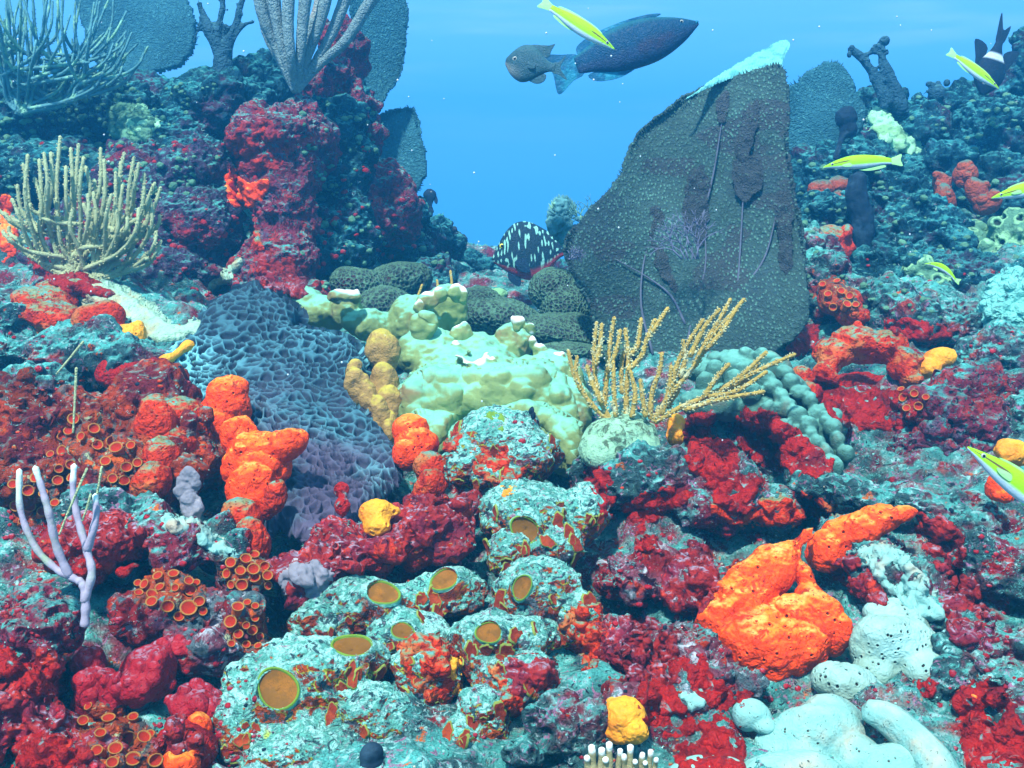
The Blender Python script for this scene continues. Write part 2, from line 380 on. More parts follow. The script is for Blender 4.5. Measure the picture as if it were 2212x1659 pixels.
m_dusk = mat('dusky_rock', (.055,.030,.075), [((.10,.09,.14),[('D',40,.52,.64)]), (TEAL,[('U',.9,.95,1.4),('N',34,.36,.58)]), ((.20,.016,.04),[('N',13,.52,.60)]), (DRK,[('D',60,.62,.70)]), ((.30,.30,.36),[('V',110,.16,.08),('N',20,.46,.55)]), ((.05,.20,.20),[('D',120,.56,.64)]), ((.006,.02,.03),[('D',90,.56,.64)])],
    [('N',50,.008),('V',110,-.004),('D',220,.003)], var=.45)
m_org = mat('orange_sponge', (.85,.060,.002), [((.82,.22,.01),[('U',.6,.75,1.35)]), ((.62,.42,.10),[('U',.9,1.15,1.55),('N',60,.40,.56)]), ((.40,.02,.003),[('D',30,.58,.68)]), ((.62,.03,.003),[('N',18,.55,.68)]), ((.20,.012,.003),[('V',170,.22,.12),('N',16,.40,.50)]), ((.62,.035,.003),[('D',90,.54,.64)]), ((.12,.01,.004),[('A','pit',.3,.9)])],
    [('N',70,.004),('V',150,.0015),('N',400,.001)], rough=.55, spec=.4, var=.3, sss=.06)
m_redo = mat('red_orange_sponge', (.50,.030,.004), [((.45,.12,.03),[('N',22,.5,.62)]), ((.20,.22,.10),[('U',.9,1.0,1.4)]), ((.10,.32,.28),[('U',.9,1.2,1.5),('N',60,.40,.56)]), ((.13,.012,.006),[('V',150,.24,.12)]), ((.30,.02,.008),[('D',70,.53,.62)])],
    [('N',60,.005),('V',150,.002)], rough=.6, var=.4)
m_red = mat('red_sponge', (.36,.007,.003), [((.15,.003,.008),[('N',26,.5,.64)]), ((.22,.006,.006),[('D',80,.53,.62)]), ((.12,.004,.004),[('V',130,.22,.12),('N',12,.42,.54)]), ((.42,.014,.004),[('N',44,.58,.68)]), ((.22,.20,.24),[('V',190,.09,.04),('N',30,.54,.62)]), ((.16,.33,.33),[('D',50,.60,.70)])],
    [('N',70,.006),('V',160,.002),('N',300,.0015)], rough=.55, spec=.4, var=.45)
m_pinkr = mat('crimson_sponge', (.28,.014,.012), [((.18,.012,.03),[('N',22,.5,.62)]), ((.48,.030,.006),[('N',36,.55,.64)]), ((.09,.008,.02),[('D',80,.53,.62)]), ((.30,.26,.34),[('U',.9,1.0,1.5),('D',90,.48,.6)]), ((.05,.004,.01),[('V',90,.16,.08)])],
    [('N',60,.005),('V',90,-.003),('N',260,.0015)], rough=.6, spec=.35, var=.4)
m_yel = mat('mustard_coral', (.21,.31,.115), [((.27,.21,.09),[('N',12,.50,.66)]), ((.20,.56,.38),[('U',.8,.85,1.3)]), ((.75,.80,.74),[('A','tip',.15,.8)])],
    [('N',60,.003),('V',700,.0006)], rough=.7, var=.22, sss=.08)  # green-cyan tops: light from above painted into the coral colour
m_tan = mat('tan_blade_coral', (.34,.22,.07), [((.44,.38,.06),[('U',.6,.6,1.3)]), ((.7,.75,.6),[('A','tip',.3,.9)])], [('N',50,.003),('V',300,.001)], var=.3)
m_honey = mat('ridged_plate', (.020,.040,.062), [((.060,.20,.25),[('A','ridge',.35,.80)]), ((.15,.46,.52),[('A','ridge',.72,1.0)]), ((.20,.60,.66),[('A','ridge',.62,.95),('A','low',.60,.20)]), ((.075,.07,.12),[('N',7,.40,.60),('A','low',.2,.7)])],
    [('N',160,.0015)], var=.25, rough=.8)  # brightest upper ridges are cyan highlights painted into the colour
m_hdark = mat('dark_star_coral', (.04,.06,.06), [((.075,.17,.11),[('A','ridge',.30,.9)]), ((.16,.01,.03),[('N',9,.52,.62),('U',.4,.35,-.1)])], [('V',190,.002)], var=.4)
m_green = mat('pale_green_coral', (.28,.62,.38), [((.20,.45,.22),[('N',20,.5,.6)])], [('V',260,.0012),('N',40,.003)], var=.2)
m_lobe = mat('lobed_star_coral', (.055,.15,.12), [((.13,.38,.32),[('U',.5,.55,1.3)]), ((.13,.13,.09),[('N',16,.52,.66)])], [('V',420,.0010),('N',60,.002)], var=.25, sss=.05)
m_mint = mat('mint_knobby_coral', (.16,.50,.44), [((.04,.13,.14),[('D',50,.58,.66)])], [('V',110,.004),('N',40,.004)], var=.3)
m_mush = mat('speckled_green_coral', (.27,.52,.34), [((.09,.15,.09),[('D',80,.48,.58),('N',22,.42,.52)]), ((.10,.25,.18),[('V',240,.22,.12)])], [('V',420,.0012)], var=.25)
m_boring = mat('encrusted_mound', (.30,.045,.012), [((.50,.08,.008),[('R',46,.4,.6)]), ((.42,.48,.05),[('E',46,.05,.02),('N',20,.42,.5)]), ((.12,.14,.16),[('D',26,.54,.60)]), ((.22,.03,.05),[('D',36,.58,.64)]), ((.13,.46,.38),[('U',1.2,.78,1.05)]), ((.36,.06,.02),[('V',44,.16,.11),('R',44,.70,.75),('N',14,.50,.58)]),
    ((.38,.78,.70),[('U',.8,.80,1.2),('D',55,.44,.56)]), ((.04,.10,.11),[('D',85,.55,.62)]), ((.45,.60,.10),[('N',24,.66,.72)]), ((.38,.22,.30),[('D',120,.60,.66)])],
    [('N',50,.006),('D',240,.005),('V',200,.002)], var=.35)  # pale cyan tops combine turf growth with painted highlights
m_rim = mat('osculum_rim', (.13,.25,.025), [((.11,.40,.34),[('A','tip',.15,.75)]), ((.36,.72,.66),[('A','tip',.3,.8),('D',90,.5,.6)])], [('N',120,.002)], var=.2)
m_mem = mat('osculum_membrane', (.17,.075,.010), [((.26,.10,.01),[('N',60,.5,.6)]), ((.16,.07,.01),[('E',260,.05,.02)])], [('N',120,.001)], var=.25)
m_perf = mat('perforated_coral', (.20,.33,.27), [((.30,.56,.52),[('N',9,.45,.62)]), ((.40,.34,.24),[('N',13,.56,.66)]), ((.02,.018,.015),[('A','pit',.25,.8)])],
    [('V',170,.001),('N',60,.002)], rough=.7, var=.2)
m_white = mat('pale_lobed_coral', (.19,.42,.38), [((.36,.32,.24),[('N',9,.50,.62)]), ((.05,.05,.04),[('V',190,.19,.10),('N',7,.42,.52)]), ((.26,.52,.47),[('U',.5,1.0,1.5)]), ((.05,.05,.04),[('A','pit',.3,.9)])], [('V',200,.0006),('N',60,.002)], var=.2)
m_pale = mat('pale_plate_coral', (.30,.52,.38), [((.38,.34,.20),[('N',14,.5,.62)]), ((.05,.05,.03),[('V',150,.14,.07)])], [('V',150,.002),('N',60,.003)], var=.25)
m_rod = mat('tan_sea_rod', (.42,.31,.075), [((.30,.20,.06),[('V',260,.25,.1)]), ((.50,.52,.30),[('N',70,.55,.65)])], [('V',300,.0012)], var=.25)
m_rodg = mat('green_sea_rod', (.36,.44,.24), [((.22,.32,.22),[('V',300,.25,.1)])], [('V',300,.0012)], var=.25)
m_polyp = mat('rod_polyps', (.46,.48,.26), [], [], var=.2)
m_lav = mat('lavender_rod', (.34,.31,.40), [((.62,.78,.72),[('A','tip',.3,.9)]), ((.25,.36,.22),[('N',12,.55,.66)])], [('N',200,.001)], var=.2)
m_sear = mat('grey_sea_rod', (.17,.27,.28), [((.09,.16,.20),[('V',200,.28,.12)]), ((.28,.26,.22),[('N',8,.6,.7)])], [('V',200,.003)], var=.25)
m_plume = mat('sea_plume', (.08,.24,.26), [((.20,.45,.30),[('N',30,.52,.62)])], [('N',200,.002)], var=.3)
m_fan = mat('sea_fan_net', (.036,.078,.074), [((.030,.060,.068),[('N',7,.5,.66)]), ((.038,.056,.062),[('A','stain',.4,.9)]), ((.085,.21,.17),[('A','ridge',.30,.9)])], [('V',230,.0015)], var=.3)
m_fanrim_lit = mat('sea_fan_lit_rim', (.13,.46,.46), [((.07,.30,.31),[('N',60,.5,.62)])], [('N',160,.002)], var=.15, sss=.1)  # paler than the net: light on the fold is put into the colour
m_vein = mat('fan_vein', (.10,.12,.17), [], [('N',200,.001)], var=.3)
m_ffan = mat('far_sea_fan', (.03,.13,.16), [((.07,.25,.27),[('A','ridge',.4,.9)])], [('V',190,.004)], var=.3)
m_dark = mat('dark_sponge', (.008,.022,.04), [((.02,.05,.08),[('N',20,.55,.65)])], [('N',50,.005)], var=.4)
m_brown = mat('rust_tube_sponge', (.30,.060,.025), [((.08,.16,.13),[('U',.7,.8,1.3)]), ((.10,.02,.01),[('V',120,.2,.1)])], [('V',120,.003),('N',50,.005)], var=.4)
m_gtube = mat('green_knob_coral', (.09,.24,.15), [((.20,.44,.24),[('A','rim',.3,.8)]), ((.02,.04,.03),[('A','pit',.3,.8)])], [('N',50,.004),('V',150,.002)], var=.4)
m_cup = mat('orange_cup', (.62,.12,.018), [((.55,.26,.06),[('A','tip',.4,.9)])], [('N',200,.001)], var=.3, sss=.05)
m_cupin = mat('cup_mouth', (.55,.035,.010), [], [('N',200,.001)], var=.3)
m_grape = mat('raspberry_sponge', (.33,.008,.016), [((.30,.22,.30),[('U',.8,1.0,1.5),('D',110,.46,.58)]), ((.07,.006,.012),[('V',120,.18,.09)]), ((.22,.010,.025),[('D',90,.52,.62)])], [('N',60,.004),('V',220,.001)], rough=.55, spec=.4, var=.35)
m_greyp = mat('grey_plate_sponge', (.20,.20,.24), [((.32,.30,.32),[('N',30,.52,.62)])], [('N',90,.002)], var=.25)
m_fing = mat('white_tip_finger', (.36,.33,.16), [((.80,.86,.80),[('A','tip',.25,.8)])], [('V',400,.0006)], var=.2)
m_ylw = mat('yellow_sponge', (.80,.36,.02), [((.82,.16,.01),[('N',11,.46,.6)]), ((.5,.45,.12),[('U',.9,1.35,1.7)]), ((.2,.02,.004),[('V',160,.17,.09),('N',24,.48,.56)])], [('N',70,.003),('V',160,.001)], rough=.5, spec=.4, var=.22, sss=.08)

# ================================================================= seabed
ctl = [(-900,1659,.8),(-300,1900,.68),(0,1659,.80),(550,1659,.84),(1106,1659,.82),(1650,1659,.84),(2212,1659,.80),(2700,1800,.72),(1106,2300,.62),
 (0,1400,.93),(550,1400,.98),(1106,1400,.97),(1650,1400,.96),(2212,1400,.92),(0,1200,1.06),(550,1200,1.10),(1106,1200,1.10),(1650,1200,1.10),(2212,1200,1.04),
 (0,1000,1.20),(550,1000,1.25),(1106,1000,1.27),(1650,1000,1.27),(2212,1000,1.2),(0,850,1.33),(550,850,1.42),(1106,850,1.46),(1650,850,1.46),(2212,850,1.38),
 (0,720,1.48),(300,700,1.55),(700,730,1.66),(1106,750,1.68),(1500,750,1.70),(1900,720,1.62),(2212,700,1.58),
 (0,560,1.72),(300,560,1.78),(600,620,1.9),(850,640,2.0),(1106,650,1.98),(1400,650,2.0),(1800,600,1.95),(2212,560,1.85),
 (0,400,1.98),(300,400,2.02),(600,420,2.25),(0,250,2.2),(300,250,2.25),(0,190,2.6),(400,190,2.6),(720,480,2.4),(900,560,2.4),(1060,600,2.6),(1250,600,2.6),(1500,560,2.6),
 (1800,420,2.3),(2000,400,2.3),(2212,380,2.2),(2212,230,2.5),(2000,290,2.6),(1800,330,2.8),(2600,250,2.5),(-400,250,2.3),(2212,170,3.0),
 (1106,640,3.6),(700,560,3.6),(1500,640,3.6),(0,420,3.8),(2212,420,3.8),(1106,760,6),(0,700,6),(2212,700,6),(1106,760,14),(-1500,760,14),(3500,760,14)]
cpts = np.array([P(*c) for c in ctl]); 
A = cpts[:, :2]; K = np.linalg.norm(A[:, None] - A[None], axis=-1); nC = len(A)
M_ = np.zeros((nC + 3, nC + 3)); M_[:nC, :nC] = K - np.eye(nC) * -.02; M_[:nC, nC] = 1; M_[:nC, nC + 1:] = A; M_[nC:, :nC] = M_[:nC, nC:].T
W = np.linalg.solve(M_, np.concatenate([cpts[:, 2], np.zeros(3)]))
def ground_z(x, y):
    z = np.full(x.shape, W[nC]) + W[nC + 1] * x + W[nC + 2] * y
    for i in range(nC): z = z + W[i] * np.hypot(x - A[i, 0], y - A[i, 1])
    return z
gx = np.concatenate([-1.45 - np.geomspace(.02, 11, 60)[::-1], np.arange(-1.45, 1.45, .0055), 1.45 + np.geomspace(.02, 11, 60)])
gy = np.concatenate([.45 - np.geomspace(.02, 5, 30)[::-1], np.arange(.45, 3.1, .0055), 3.1 + np.geomspace(.02, 11, 70)])
GX, GY = np.meshgrid(gx, gy)
cx = np.clip(GX, -3.5, 3.5); cyy = np.clip(GY, .2, 12); GZ = ground_z(cx, cyy)
far = sstep(3.2, 9, np.hypot(GX, GY)); GZ = GZ * (1 - far) + (-1.6) * far
V = np.stack([GX, GY, GZ], -1).reshape(-1, 3)
nearm = (1 - sstep(3, 6, np.hypot(V[:, 0], V[:, 1])))[:, None]
dx = np.stack([fbm(V * 6 + 3, 4, 21), fbm(V * 6 + 31, 4, 22), fbm(V * 6 + 57, 5, 23)], 1) * np.array([.035, .035, .040])
V = V + dx * (.4 + .6 * nearm); 
f1, f2 = worley(np.column_stack([V[:, 0] * 17, V[:, 1] * 17, V[:, 2] * 17]), 3)
V[:, 2] += (.018 * (.6 - f1)) * nearm[:, 0]
V[:, 2] += .010 * fbm(V * 38, 3, 9) * nearm[:, 0]
ny, nx = GX.shape; I = np.arange(nx * ny).reshape(ny, nx)
Fq = np.stack([I[:-1, :-1], I[:-1, 1:], I[1:, 1:], I[1:, :-1]], -1).reshape(-1, 4)
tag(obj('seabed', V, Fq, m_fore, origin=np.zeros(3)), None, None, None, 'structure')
# ================================================================= reef rocks and coral heads (large masses first)
RK = dict(vox=2.2, smooth=4, craggy=1, amps=((9, .022, 4), (34, .008, 4)))
def rock(label, ells, m=None, cat='reef rock', name='reef_rock', pits=None, **k):
    a = dict(RK); a.update(k); return blob(name, label, cat, ells, m or m_turf, pits=pits, **a)
# -- left back ridge
rock('blue turf covered rock ridge under the top left sea plume', [(40,270,2.15,200,100,220),(250,235,2.2,150,80,180,8),(330,215,2.25,110,60,120),(150,390,2.0,220,80,160,10),(-60,430,1.95,160,120,160)], m_far)
rock('green crusted rock beneath the dark branching coral', [(470,235,2.1,120,75,140,5),(360,300,2.05,110,60,130,-8),(560,190,2.2,80,60,110),(420,360,2.0,100,70,120)], m_far, vox=1.9)
rock('low purple rock slope behind the left tan sea rod', [(330,420,1.95,110,120,120),(250,520,1.85,160,90,130),(120,560,1.8,180,70,130)], m_dusk)
rock('pitted maroon rock shoulder left of the tall pillar', [(420,400,1.86,78,85,90),(430,500,1.82,95,100,100),(390,590,1.78,100,60,100,-10),(350,470,1.86,60,90,70)], m_dusk, pits=(38,.006,.30,.6), vox=1.9)
# -- the pillar
rock('tall maroon rock pillar with teal rim, left of the open water', [(598,290,1.78,112,72,90),(560,245,1.80,56,34,60,-20),(640,250,1.82,62,45,70),(610,390,1.79,98,90,95),(625,480,1.78,82,90,90),(600,570,1.76,88,80,90),(620,640,1.75,90,50,90),(690,330,1.86,30,70,60),(612,440,1.765,92,90,92),(612,540,1.755,88,80,90)], m_pill, vox=1.9, craggy=.75, amps=((7,.024,4),(34,.006,4),(90,.003,3)))
rock('teal scaly rock face right of the maroon pillar', [(720,300,1.95,62,90,80),(735,400,1.95,66,110,80),(745,500,1.93,72,95,80),(760,240,2.0,46,60,70),(700,560,1.90,70,60,80)], m_far, vox=1.9, pits=(34,.008,.3,.8), lumps=(24,14,30))
rock('red crusted rock knob high above the small sea fan', [(735,130,1.98,55,80,60),(760,220,1.98,52,60,60,10),(790,290,2.02,34,50,50),(700,190,1.95,50,50,60)], m_pill, vox=1.9, lumps=(16,12,24))
rock('red and teal boulder beside the small sea fan', [(822,410,2.06,62,52,60,12),(850,470,2.06,46,55,55),(800,480,2.02,50,60,60)], m_pill, vox=1.9, lumps=(16,10,22))
rock('blue rounded rocks stepping down to the gap', [(905,455,2.25,34,38,45),(930,500,2.3,46,40,50),(870,540,2.2,60,50,70),(965,540,2.4,40,40,50),(1010,570,2.5,42,30,50),(960,590,2.3,60,30,60)], m_far, lumps=(26,10,24), vox=1.9)
rock('flat teal boulder in the gap behind the spotted fish', [(1060,590,2.6,80,34,80),(1150,600,2.6,90,40,80),(1300,600,2.6,110,50,90)], m_far)
rock('brown topped boulder behind the mustard coral', [(945,605,2.05,52,52,60,12),(900,640,2.0,45,34,60)], m_far, vox=1.9)
# -- right wall
rock('shaded blue rock wall on the far right', [(2180,330,2.25,130,130,140),(2230,200,2.35,90,90,100),(2080,420,2.2,130,100,140),(2190,500,2.1,130,120,120),(2050,330,2.4,90,60,110)], m_far, lumps=(60,16,42), pits=(26,.010,.26,.6))
rock('knobby teal rock crest under the right branching coral', [(1935,270,2.4,80,55,90,15),(1990,300,2.4,110,60,110),(1890,330,2.35,80,50,90),(2080,240,2.45,90,50,100,-12),(1880,240,2.45,34,46,50)], m_far, lumps=(60,10,26), vox=1.9)
rock('dark blue rock face behind the swimming yellow fish', [(1800,400,2.15,110,90,110),(1900,440,2.15,120,100,120),(1760,330,2.25,50,36,60),(1830,330,2.3,60,36,70),(1800,500,2.0,110,80,100),(1960,520,2.0,120,90,110)], m_far, lumps=(50,12,34), pits=(26,.010,.26,.6))
rock('shaded green rock ledge beneath the far right wall', [(2050,600,1.85,140,60,110),(2200,620,1.8,120,60,100),(1900,600,1.88,100,50,100)], m_far, lumps=(30,14,34))
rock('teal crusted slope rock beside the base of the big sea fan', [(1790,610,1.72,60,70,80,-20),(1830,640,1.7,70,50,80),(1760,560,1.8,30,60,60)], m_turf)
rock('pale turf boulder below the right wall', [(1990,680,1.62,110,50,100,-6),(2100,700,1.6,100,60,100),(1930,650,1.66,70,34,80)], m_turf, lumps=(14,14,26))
rock('purple pitted boulder right of the red hollow', [(2040,900,1.30,90,70,90,-10),(1990,960,1.28,80,40,80),(2100,850,1.35,90,60,90)], m_pill, lumps=(14,12,26), pits=(42,.005,.3,.6))
rock('maroon boulder with dark hollow on the right edge', [(2140,860,1.36,80,70,90),(2200,930,1.3,70,80,80),(2150,780,1.45,90,50,90)], m_turf)
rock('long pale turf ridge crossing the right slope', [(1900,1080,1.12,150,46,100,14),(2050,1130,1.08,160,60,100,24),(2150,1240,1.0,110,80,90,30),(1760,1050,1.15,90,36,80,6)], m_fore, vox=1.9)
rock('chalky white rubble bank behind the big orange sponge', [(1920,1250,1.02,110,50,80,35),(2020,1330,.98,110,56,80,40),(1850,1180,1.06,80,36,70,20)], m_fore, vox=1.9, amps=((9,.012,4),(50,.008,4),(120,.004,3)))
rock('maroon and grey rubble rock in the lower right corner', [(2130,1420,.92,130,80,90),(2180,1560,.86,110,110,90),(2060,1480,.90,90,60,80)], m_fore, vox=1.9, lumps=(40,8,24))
# -- left / front
rock('grey maroon boulder on the left edge behind the lavender rod', [(75,1340,.88,92,66,80,12),(60,1390,.88,70,46,70)], m_pill, vox=1.9, amps=((14,.008,4),(50,.003,4)))
rock('pale crusted rock ridge running down beside the lavender rod', [(300,1120,1.02,120,46,90,10),(420,1180,.99,110,42,80,28),(500,1220,.97,60,30,70,30),(200,1100,1.03,80,50,80)], m_fore, vox=1.9)
rock('crimson crusted rock rising above the pale ridge', [(250,1165,.98,72,42,70),(180,1190,.98,50,40,60)], m_pinkr, vox=1.9)
rock('teal striped ledge beneath the pale plate coral', [(120,760,1.38,200,44,110,8),(330,770,1.36,140,34,100,6),(-30,700,1.42,140,60,110)], m_turf)
rock('rust coloured rock slope beneath the teal ledge', [(150,900,1.2,160,80,110,10),(300,900,1.2,120,90,110),(60,1000,1.15,120,80,100),(350,1030,1.12,100,70,90),(200,1030,1.12,120,60,90),(420,980,1.14,80,90,80)], m_rust, lumps=(60,12,34), vox=1.9)
rock('cyan dusted rubble on the left edge', [(60,850,1.22,110,50,80),(40,920,1.2,80,60,80)], m_turf, lumps=(20,10,26), vox=1.9)  # cyan tops mix sediment with painted top light
rock('dark maroon rock under the orange sponge balls', [(780,1180,1.02,110,50,80),(900,1150,1.04,110,60,80,-8),(950,1100,1.1,80,40,80),(700,1230,.99,90,50,80)], m_pinkr, lumps=(24,10,26), vox=1.9)
rock('crimson crusted rock left of the huge orange sponge', [(1420,1400,.95,150,70,100,10),(1500,1260,1.02,120,50,90),(1380,1230,1.03,90,50,90),(1480,1480,.91,120,40,90),(1350,1500,.88,60,40,70)], m_fore2, lumps=(60,8,20), vox=1.9, amps=((9,.016,4),(34,.008,4),(110,.003,3)))
rock('teal turf rock under the speckled green coral', [(1420,1040,1.14,110,60,90),(1300,1010,1.2,60,50,70),(1560,1090,1.12,130,50,90,5)], m_fore, vox=1.9)
rock('small turf mound at the bottom, right of the encrusted mounds', [(1180,1560,.85,80,60,70),(1250,1600,.84,100,70,80),(1140,1620,.83,70,50,60)], m_fore, vox=1.9)
rock('crimson rubble rock in the lower left corner', [(60,1560,.83,130,80,90),(200,1640,.80,160,60,90),(380,1610,.81,90,60,80),(40,1470,.86,80,60,80)], m_pinkr, lumps=(70,12,32), vox=1.9)

rock('crusted rock carrying the orange cup corals at lower left', [(375,1310,.95,92,62,80),(300,1330,.94,60,50,60),(440,1330,.94,50,60,60),(530,1250,.98,56,44,60),(525,1350,.93,56,66,60),(450,1400,.91,80,44,60)], m_fore2, vox=1.9, amps=((9,.010,4),(34,.006,4)))
# ================================================================= hard corals and plates
def ridge_relief(freq, amp, elong=(1, 1, 1), tilt=None, lowfreq=5):
    def f(v, n, pr, X, Y):
        q = v * np.array(elong) * freq * (1 + 0 * v[:, :1]) + np.stack([fbm(v * freq * .5, 2, 8), fbm(v * freq * .5 + 9, 2, 9), fbm(v * freq * .5 + 5, 2, 10)], 1) * .55
        f1, f2 = worley(q, 5); e = 1 - sstep(0, .42, f2 - f1)
        lo = np.clip((Y - Y.min()) / (np.ptp(Y) + 1e-9), 0, 1)
        big = .35 + .65 * sstep(-.5, .5, fbm(v * lowfreq, 2, 31)); h = (e - .4 * (1 - f1)) * amp * (.25 + .75 * pr) * big
        v = v + n * h[:, None] + np.array([0, 0, 1]) * (e * amp * .35 * pr)[:, None]
        return v, {'ridge': e * big ** .5, 'low': lo}
    return f
# base of the grey blue plate
def honey_d(x, y): return 1.46 - .00082 * (y - 650) + .0001 * np.abs(x - 640) + .02 * np.sin(x / 90)
encrust('ridged_coral', 'large blue grey honeycomb ridged coral sloping down the middle left', 'coral', [(500,650),(560,628),(640,680),(640,715),(745,740),(790,800),(760,850),(790,905),(850,960),(868,1020),(830,1080),(740,1190),(660,1190),(600,1140),(570,1240),(560,1000),(480,960),(350,850),(352,780),(420,735),(440,690)],
    m_honey, thick=34, step=1.9, rag=5, smooth=0, edge=26, amps=((9,.012,3),), relief=ridge_relief(74,.0110,(1,1,1.35)), depth=honey_d, sink=24)
fresh()
# pale thin plate coral on the left
encrust('plate_coral', 'pale green plate coral curving around the red sponge disc', 'coral', [(180,618),(260,622),(330,670),(380,700),(455,690),(460,735),(400,742),(330,752),(300,720),(250,680),(190,650)], m_pale, thick=20, step=2.2, depth=lambda x,y:1.47-.0006*(y-620), sink=12, edge=14, amps=((14,.010,3),))
# mustard coral mass
tips = []
def tipper(lst, rad):
    T = np.array([P(*t[:3]) for t in lst]); r = np.array([t[3] * px(t[2]) for t in lst])
    def f(v, n):
        a = np.zeros(len(v))
        for t, q in zip(T, r): a = np.maximum(a, 1 - sstep(.55, 1.2, np.linalg.norm(v - t, axis=1) / q))
        return v, {'tip': a}
    return f
must = [(640,650,1.62,70,34,70,12),(745,670,1.56,40,44,50),(800,700,1.55,70,34,60,10),(900,700,1.55,70,56,70),(960,670,1.56,54,52,50),(985,655,1.55,30,34,34),
  (930,770,1.48,80,50,90),(1000,765,1.50,130,44,90),(860,705,1.575,90,34,80),(690,672,1.60,80,28,60),(1150,830,1.44,100,60,90),(1010,800,1.45,120,60,110),(1080,860,1.36,130,80,120),(960,870,1.36,100,80,110),(1180,830,1.42,80,70,90),(1220,900,1.34,50,80,80),(900,880,1.34,50,70,70),(1090,940,1.29,120,60,90),(1220,980,1.26,45,55,60),(950,940,1.3,90,50,80),
  (1110,745,1.50,44,46,50,-10),(1125,715,1.50,24,26,24),(1190,780,1.47,40,26,40)]
knob = [(745,640,1.55,34,14),(728,645,1.55,13,16),(770,640,1.55,12,16),(925,650,1.55,20,16),(950,640,1.55,14,14),(985,635,1.55,14,18),(1000,640,1.55,10,18),(905,665,1.54,10,12),
  (915,715,1.50,16,16),(921,703,1.50,8,12),(908,706,1.50,6,10),(995,725,1.52,15,18),(1003,712,1.52,6,12),(990,716,1.52,5,10),(985,745,1.49,12,14),(1012,755,1.47,14,14),(1118,700,1.49,12,20),(1108,692,1.49,6,12),(1128,694,1.49,6,14),(1146,712,1.49,12,12),(1150,740,1.48,8,16),
  (1165,760,1.48,16,16),(1205,775,1.46,12,10),(1000,768,1.44,22,10),(1035,772,1.44,24,12),(1060,778,1.44,14,12),(1045,762,1.45,16,12),(1215,768,1.46,6,8),(1025,783,1.43,30,14)]
blob('mustard_coral', 'broad yellow green smooth coral mound with white tipped knobs in the centre', 'coral', must + [(a,b,c-.05,d_*1.1,e_*1.1,d_) for a,b,c,d_,e_ in knob], m_yel, vox=2.4, smooth=3, sub=1, amps=((14,.009,3),(32,.004,3),(90,.0015,2)),
     lumps=None, post=tipper([(a,b-e_*.8,c-.05,max(d_,e_)*.95) for a,b,c,d_,e_ in knob], 0))
fresh()
# lumps on the mound
def relief_bumps(freq, amp):
    def f(v, n, pr, X, Y):
        f1, f2 = worley(v * freq, 6); return v + n * (np.clip(.75 - f1, 0, 1) ** .8 * amp * pr)[:, None], {'pit': f1 * 0}
    return f
encrust('mustard_coral', 'lumpy yellow green lower apron of the mustard mound above the encrusted mound', 'coral', [(870,840),(930,790),(1050,800),(1180,780),(1240,860),(1262,960),(1262,1030),(1215,1010),(1190,940),(1110,900),(1000,900),(950,960),(925,950),(880,910)], m_yel, thick=12, step=2.0, relief=relief_bumps(34,.013), smooth=10, edge=30)
# brown yellow blades beside the honeycomb coral
blob('blade_coral', 'tan block shaped coral knob with a pale tip beside the mustard mound', 'coral', [(832,765,1.36,40,48,34),(835,740,1.36,32,28,30),(828,830,1.34,34,50,34),(840,880,1.32,30,50,34),(845,935,1.3,22,50,30)], m_tan, vox=1.6, post=tipper([(835,715,1.34,16)],0), amps=((20,.006,3),(60,.002,3)))
blob('blade_coral', 'yellow tipped tan coral blade leaning left of the block shaped knob', 'coral', [(765,795,1.32,24,26,20,10),(772,830,1.31,28,44,22,-8),(800,860,1.31,24,46,22,-16),(822,900,1.30,24,50,22,-12),(840,950,1.29,16,40,20)], m_tan, vox=1.6, amps=((20,.006,3),(60,.003,3)))
# dark honeycomb corals in the centre
def postridge(freq, amp):
    def f(v, n):
        f1, f2 = worley(v * freq, 4); e = 1 - sstep(0, .35, f2 - f1); return v + n * ((e - (1 - f1) * .4) * amp)[:, None], {'ridge': e}
    return f
blob('star_coral', 'dark green pitted star coral dome under the spotted fish', 'coral', [(1200,630,1.78,66,54,80,24),(1225,665,1.75,62,56,70,30),(1190,600,1.80,36,30,40)], m_hdark, vox=1.5, smooth=6, amps=((9,.012,3),), post=postridge(165,.0035))
blob('star_coral', 'low dark green star coral between the dome and the mustard mound', 'coral', [(1090,690,1.70,90,40,80,8),(1200,720,1.68,110,40,90,8),(1040,670,1.72,40,40,50)], m_hdark, vox=1.6, smooth=6, amps=((9,.014,3),), post=postridge(165,.0035))
blob('star_coral', 'dark star coral crust behind the left end of the mustard mound', 'coral', [(850,610,1.88,80,44,80,-8),(770,620,1.84,70,50,70),(820,660,1.80,60,34,60)], m_hdark, vox=1.8, smooth=6, amps=((9,.014,3),), post=postridge(140,.004))
blob('star_coral', 'olive star coral at the foot of the big sea fan', 'coral', [(1230,755,1.62,90,24,60,4),(1330,760,1.6,60,24,60)], m_hdark, vox=1.8, smooth=6, amps=((9,.012,3),), post=postridge(165,.0035))
blob('lobed_coral', 'small bright green lobed coral behind the mustard mound', 'coral', [(1035,655,1.76,22,24,26),(1055,640,1.76,24,18,26),(1078,636,1.76,20,14,22),(1068,660,1.74,16,14,18),(1045,672,1.74,14,12,18),(1062,672,1.73,12,10,14)], m_green, vox=1.4, smooth=4, amps=((60,.002,3),))
